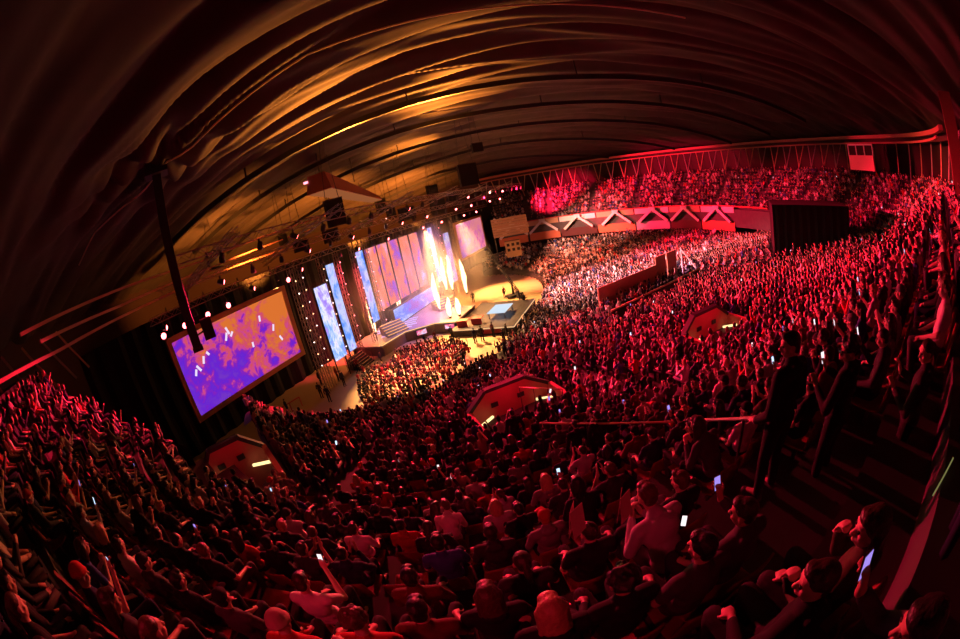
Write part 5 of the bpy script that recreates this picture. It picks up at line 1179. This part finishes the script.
# white key on the lower stands, warm floods on floor and stage, flames
lamp('SPOT', 'white_flood_lower', SN(4, 7, 15.6), 260000, (1, .30, .32), (18, 46, 2), .5, 56, .9)
lamp('SPOT', 'amber_flood_far', SN(14, 8, 15.8), 80000, (1, .20, .12), (15, 62, 2), .5, 60, .9)
lamp('SPOT', 'white_flood_fascia', SN(14, 9, 16), 90000, (1, .34, .24), (28, 77, 2.5), .4, 44, .9)
lamp('SPOT', 'blue_aisle_light', SN(12, 9, 16), 60000, (.15, .08, 1), (21, 41, 3), .3, 15, .6)
lamp('SPOT', 'amber_rim_light', SN(-6, 3, 13), 26000, (1, .22, .05), G(-7, 6), .3, 22, .9)
lamp('SPOT', 'white_flood_lower_side', SN(-6, 2, 16), 30000, (1, .50, .45), (13, 32, 3), .5, 44, .9)
for s_, n_, sa, na_, e in [(-20, -1.5, -22, 8, 14000), (-10, 1.5, -16, 9, 80000), (2, 4.0, -6, 12, 80000), (12, 4.5, 5, 14, 50000), (16, 2, 15, 8, 60000)]:
    lamp('SPOT', 'warm_flood', SN(s_, n_, 12.6), e, (1, .47, .16), SN(sa, na_, 0), .3, 50, .9)
for k, (p, q) in enumerate(FLP): lamp('POINT', 'flame_light', (p + q) / 2 + np.array([0, 0, .5]), 6000 if k < 6 else 2500, (1, .33, .07), size=.5)
# amber uplight on the ceiling from the stage rigging
for s_, n_, z_, ax_, ay_, e, cn in [(-9, 5, 17, -9, 24, 90000, 44), (-5, 13, 17.5, -1, 27, 90000, 50), (-2, 10, 17.5, 1, 37, 70000, 70), (8, 6, 16.5, -5, 56, 55000, 64), (-16, 4, 17, -20, 34, 10000, 60)]:
    lamp('SPOT', 'amber_uplight', SN(s_, n_, z_), e, (1, .27, .03), (ax_, ay_, 25.5), .2, cn, 1.0)
for s_, ax_, ay_, e in [(-18, -34, 44, 22000), (0, -24, 62, 42000), (16, -10, 76, 36000)]: lamp('SPOT', 'amber_back_light', SN(s_, -4, 13.6), e, (1, .25, .03), (ax_, ay_, 20), .3, 120, .9)
# stage wash
lamp('SPOT', 'violet_wash', SN(0, 8, 15), 24000, (.55, .25, 1), SN(0, 0, 1.3), .4, 60, .8)
lamp('SPOT', 'red_wash', SN(-11, 4, 13.5), 30000, (1, .05, .1), SN(-10, -3, 6), .4, 60, .8)
# a red flood in the roof behind the near stand
lamp('SPOT', 'red_roof_flood', (-3, -2.6, 18.6), 650, RED, (-1.0, 3.4, 12), .2, 48, 1.0)
for p_, yaw_, w_ in VOM: lamp('POINT', 'stairwell_fill', p_ + rotz(np.array([0, 1.5, 1.6]), yaw_), 60 if w_ > 3.5 else 18, RED, size=.2)  # unseen red fill lights, added to redden the stairway walls
# faint light of the haze-filled hall
w = bpy.data.worlds.new('World'); scn.world = w; w.use_nodes = True; w.node_tree.nodes['Background'].inputs[0].default_value = (.02, .003, .004, 1); w.node_tree.nodes['Background'].inputs[1].default_value = .05
vs = scn.view_settings; vs.view_transform = 'Standard'; vs.look = 'None'; vs.exposure = 0.0; vs.gamma = 1.0; vs.use_curve_mapping = False
scn.cycles.max_bounces = 3; scn.cycles.diffuse_bounces = 1; scn.cycles.glossy_bounces = 1; scn.cycles.sample_clamp_indirect = 2
scn.cycles.use_denoising = True

# lit haze hanging over the stage
bm = bmesh.new(); bmesh.ops.create_uvsphere(bm, u_segments=24, v_segments=14, radius=1); me = bpy.data.meshes.new('stage_haze'); bm.to_mesh(me); bm.free()
mh = bpy.data.materials.new('haze'); mh.use_nodes = True; nt = mh.node_tree; nt.nodes.clear(); o_ = nt.nodes.new('ShaderNodeOutputMaterial'); vsn = nt.nodes.new('ShaderNodeVolumeScatter'); tc = nt.nodes.new('ShaderNodeTexCoord'); gr = nt.nodes.new('ShaderNodeTexGradient'); gr.gradient_type = 'SPHERICAL'; nt.links.new(tc.outputs['Object'], gr.inputs[0]); nz = nt.nodes.new('ShaderNodeTexNoise'); nz.inputs['Scale'].default_value = 3; nt.links.new(tc.outputs['Object'], nz.inputs['Vector']); mm = nt.nodes.new('ShaderNodeMath'); mm.operation = 'MULTIPLY'; nt.links.new(gr.outputs['Fac'], mm.inputs[0]); nt.links.new(nz.outputs['Fac'], mm.inputs[1]); m2 = nt.nodes.new('ShaderNodeMath'); m2.operation = 'MULTIPLY'; m2.inputs[1].default_value = .11; nt.links.new(mm.outputs[0], m2.inputs[0]); nt.links.new(m2.outputs[0], vsn.inputs['Density']); vsn.inputs['Color'].default_value = (1, .9, .85, 1); vsn.inputs['Anisotropy'].default_value = .2; nt.links.new(vsn.outputs[0], o_.inputs['Volume'])
hz = link('stage_haze', me, mh); hz.location = Vector(SN(4, 2, 6).tolist()); hz.scale = (17, 8.0, 9); hz.rotation_euler = (0, 0, STAGE_ANG); tag(hz, 'glowing smoke haze around the flame jets and LED wall of the stage', 'haze', kind='stuff')
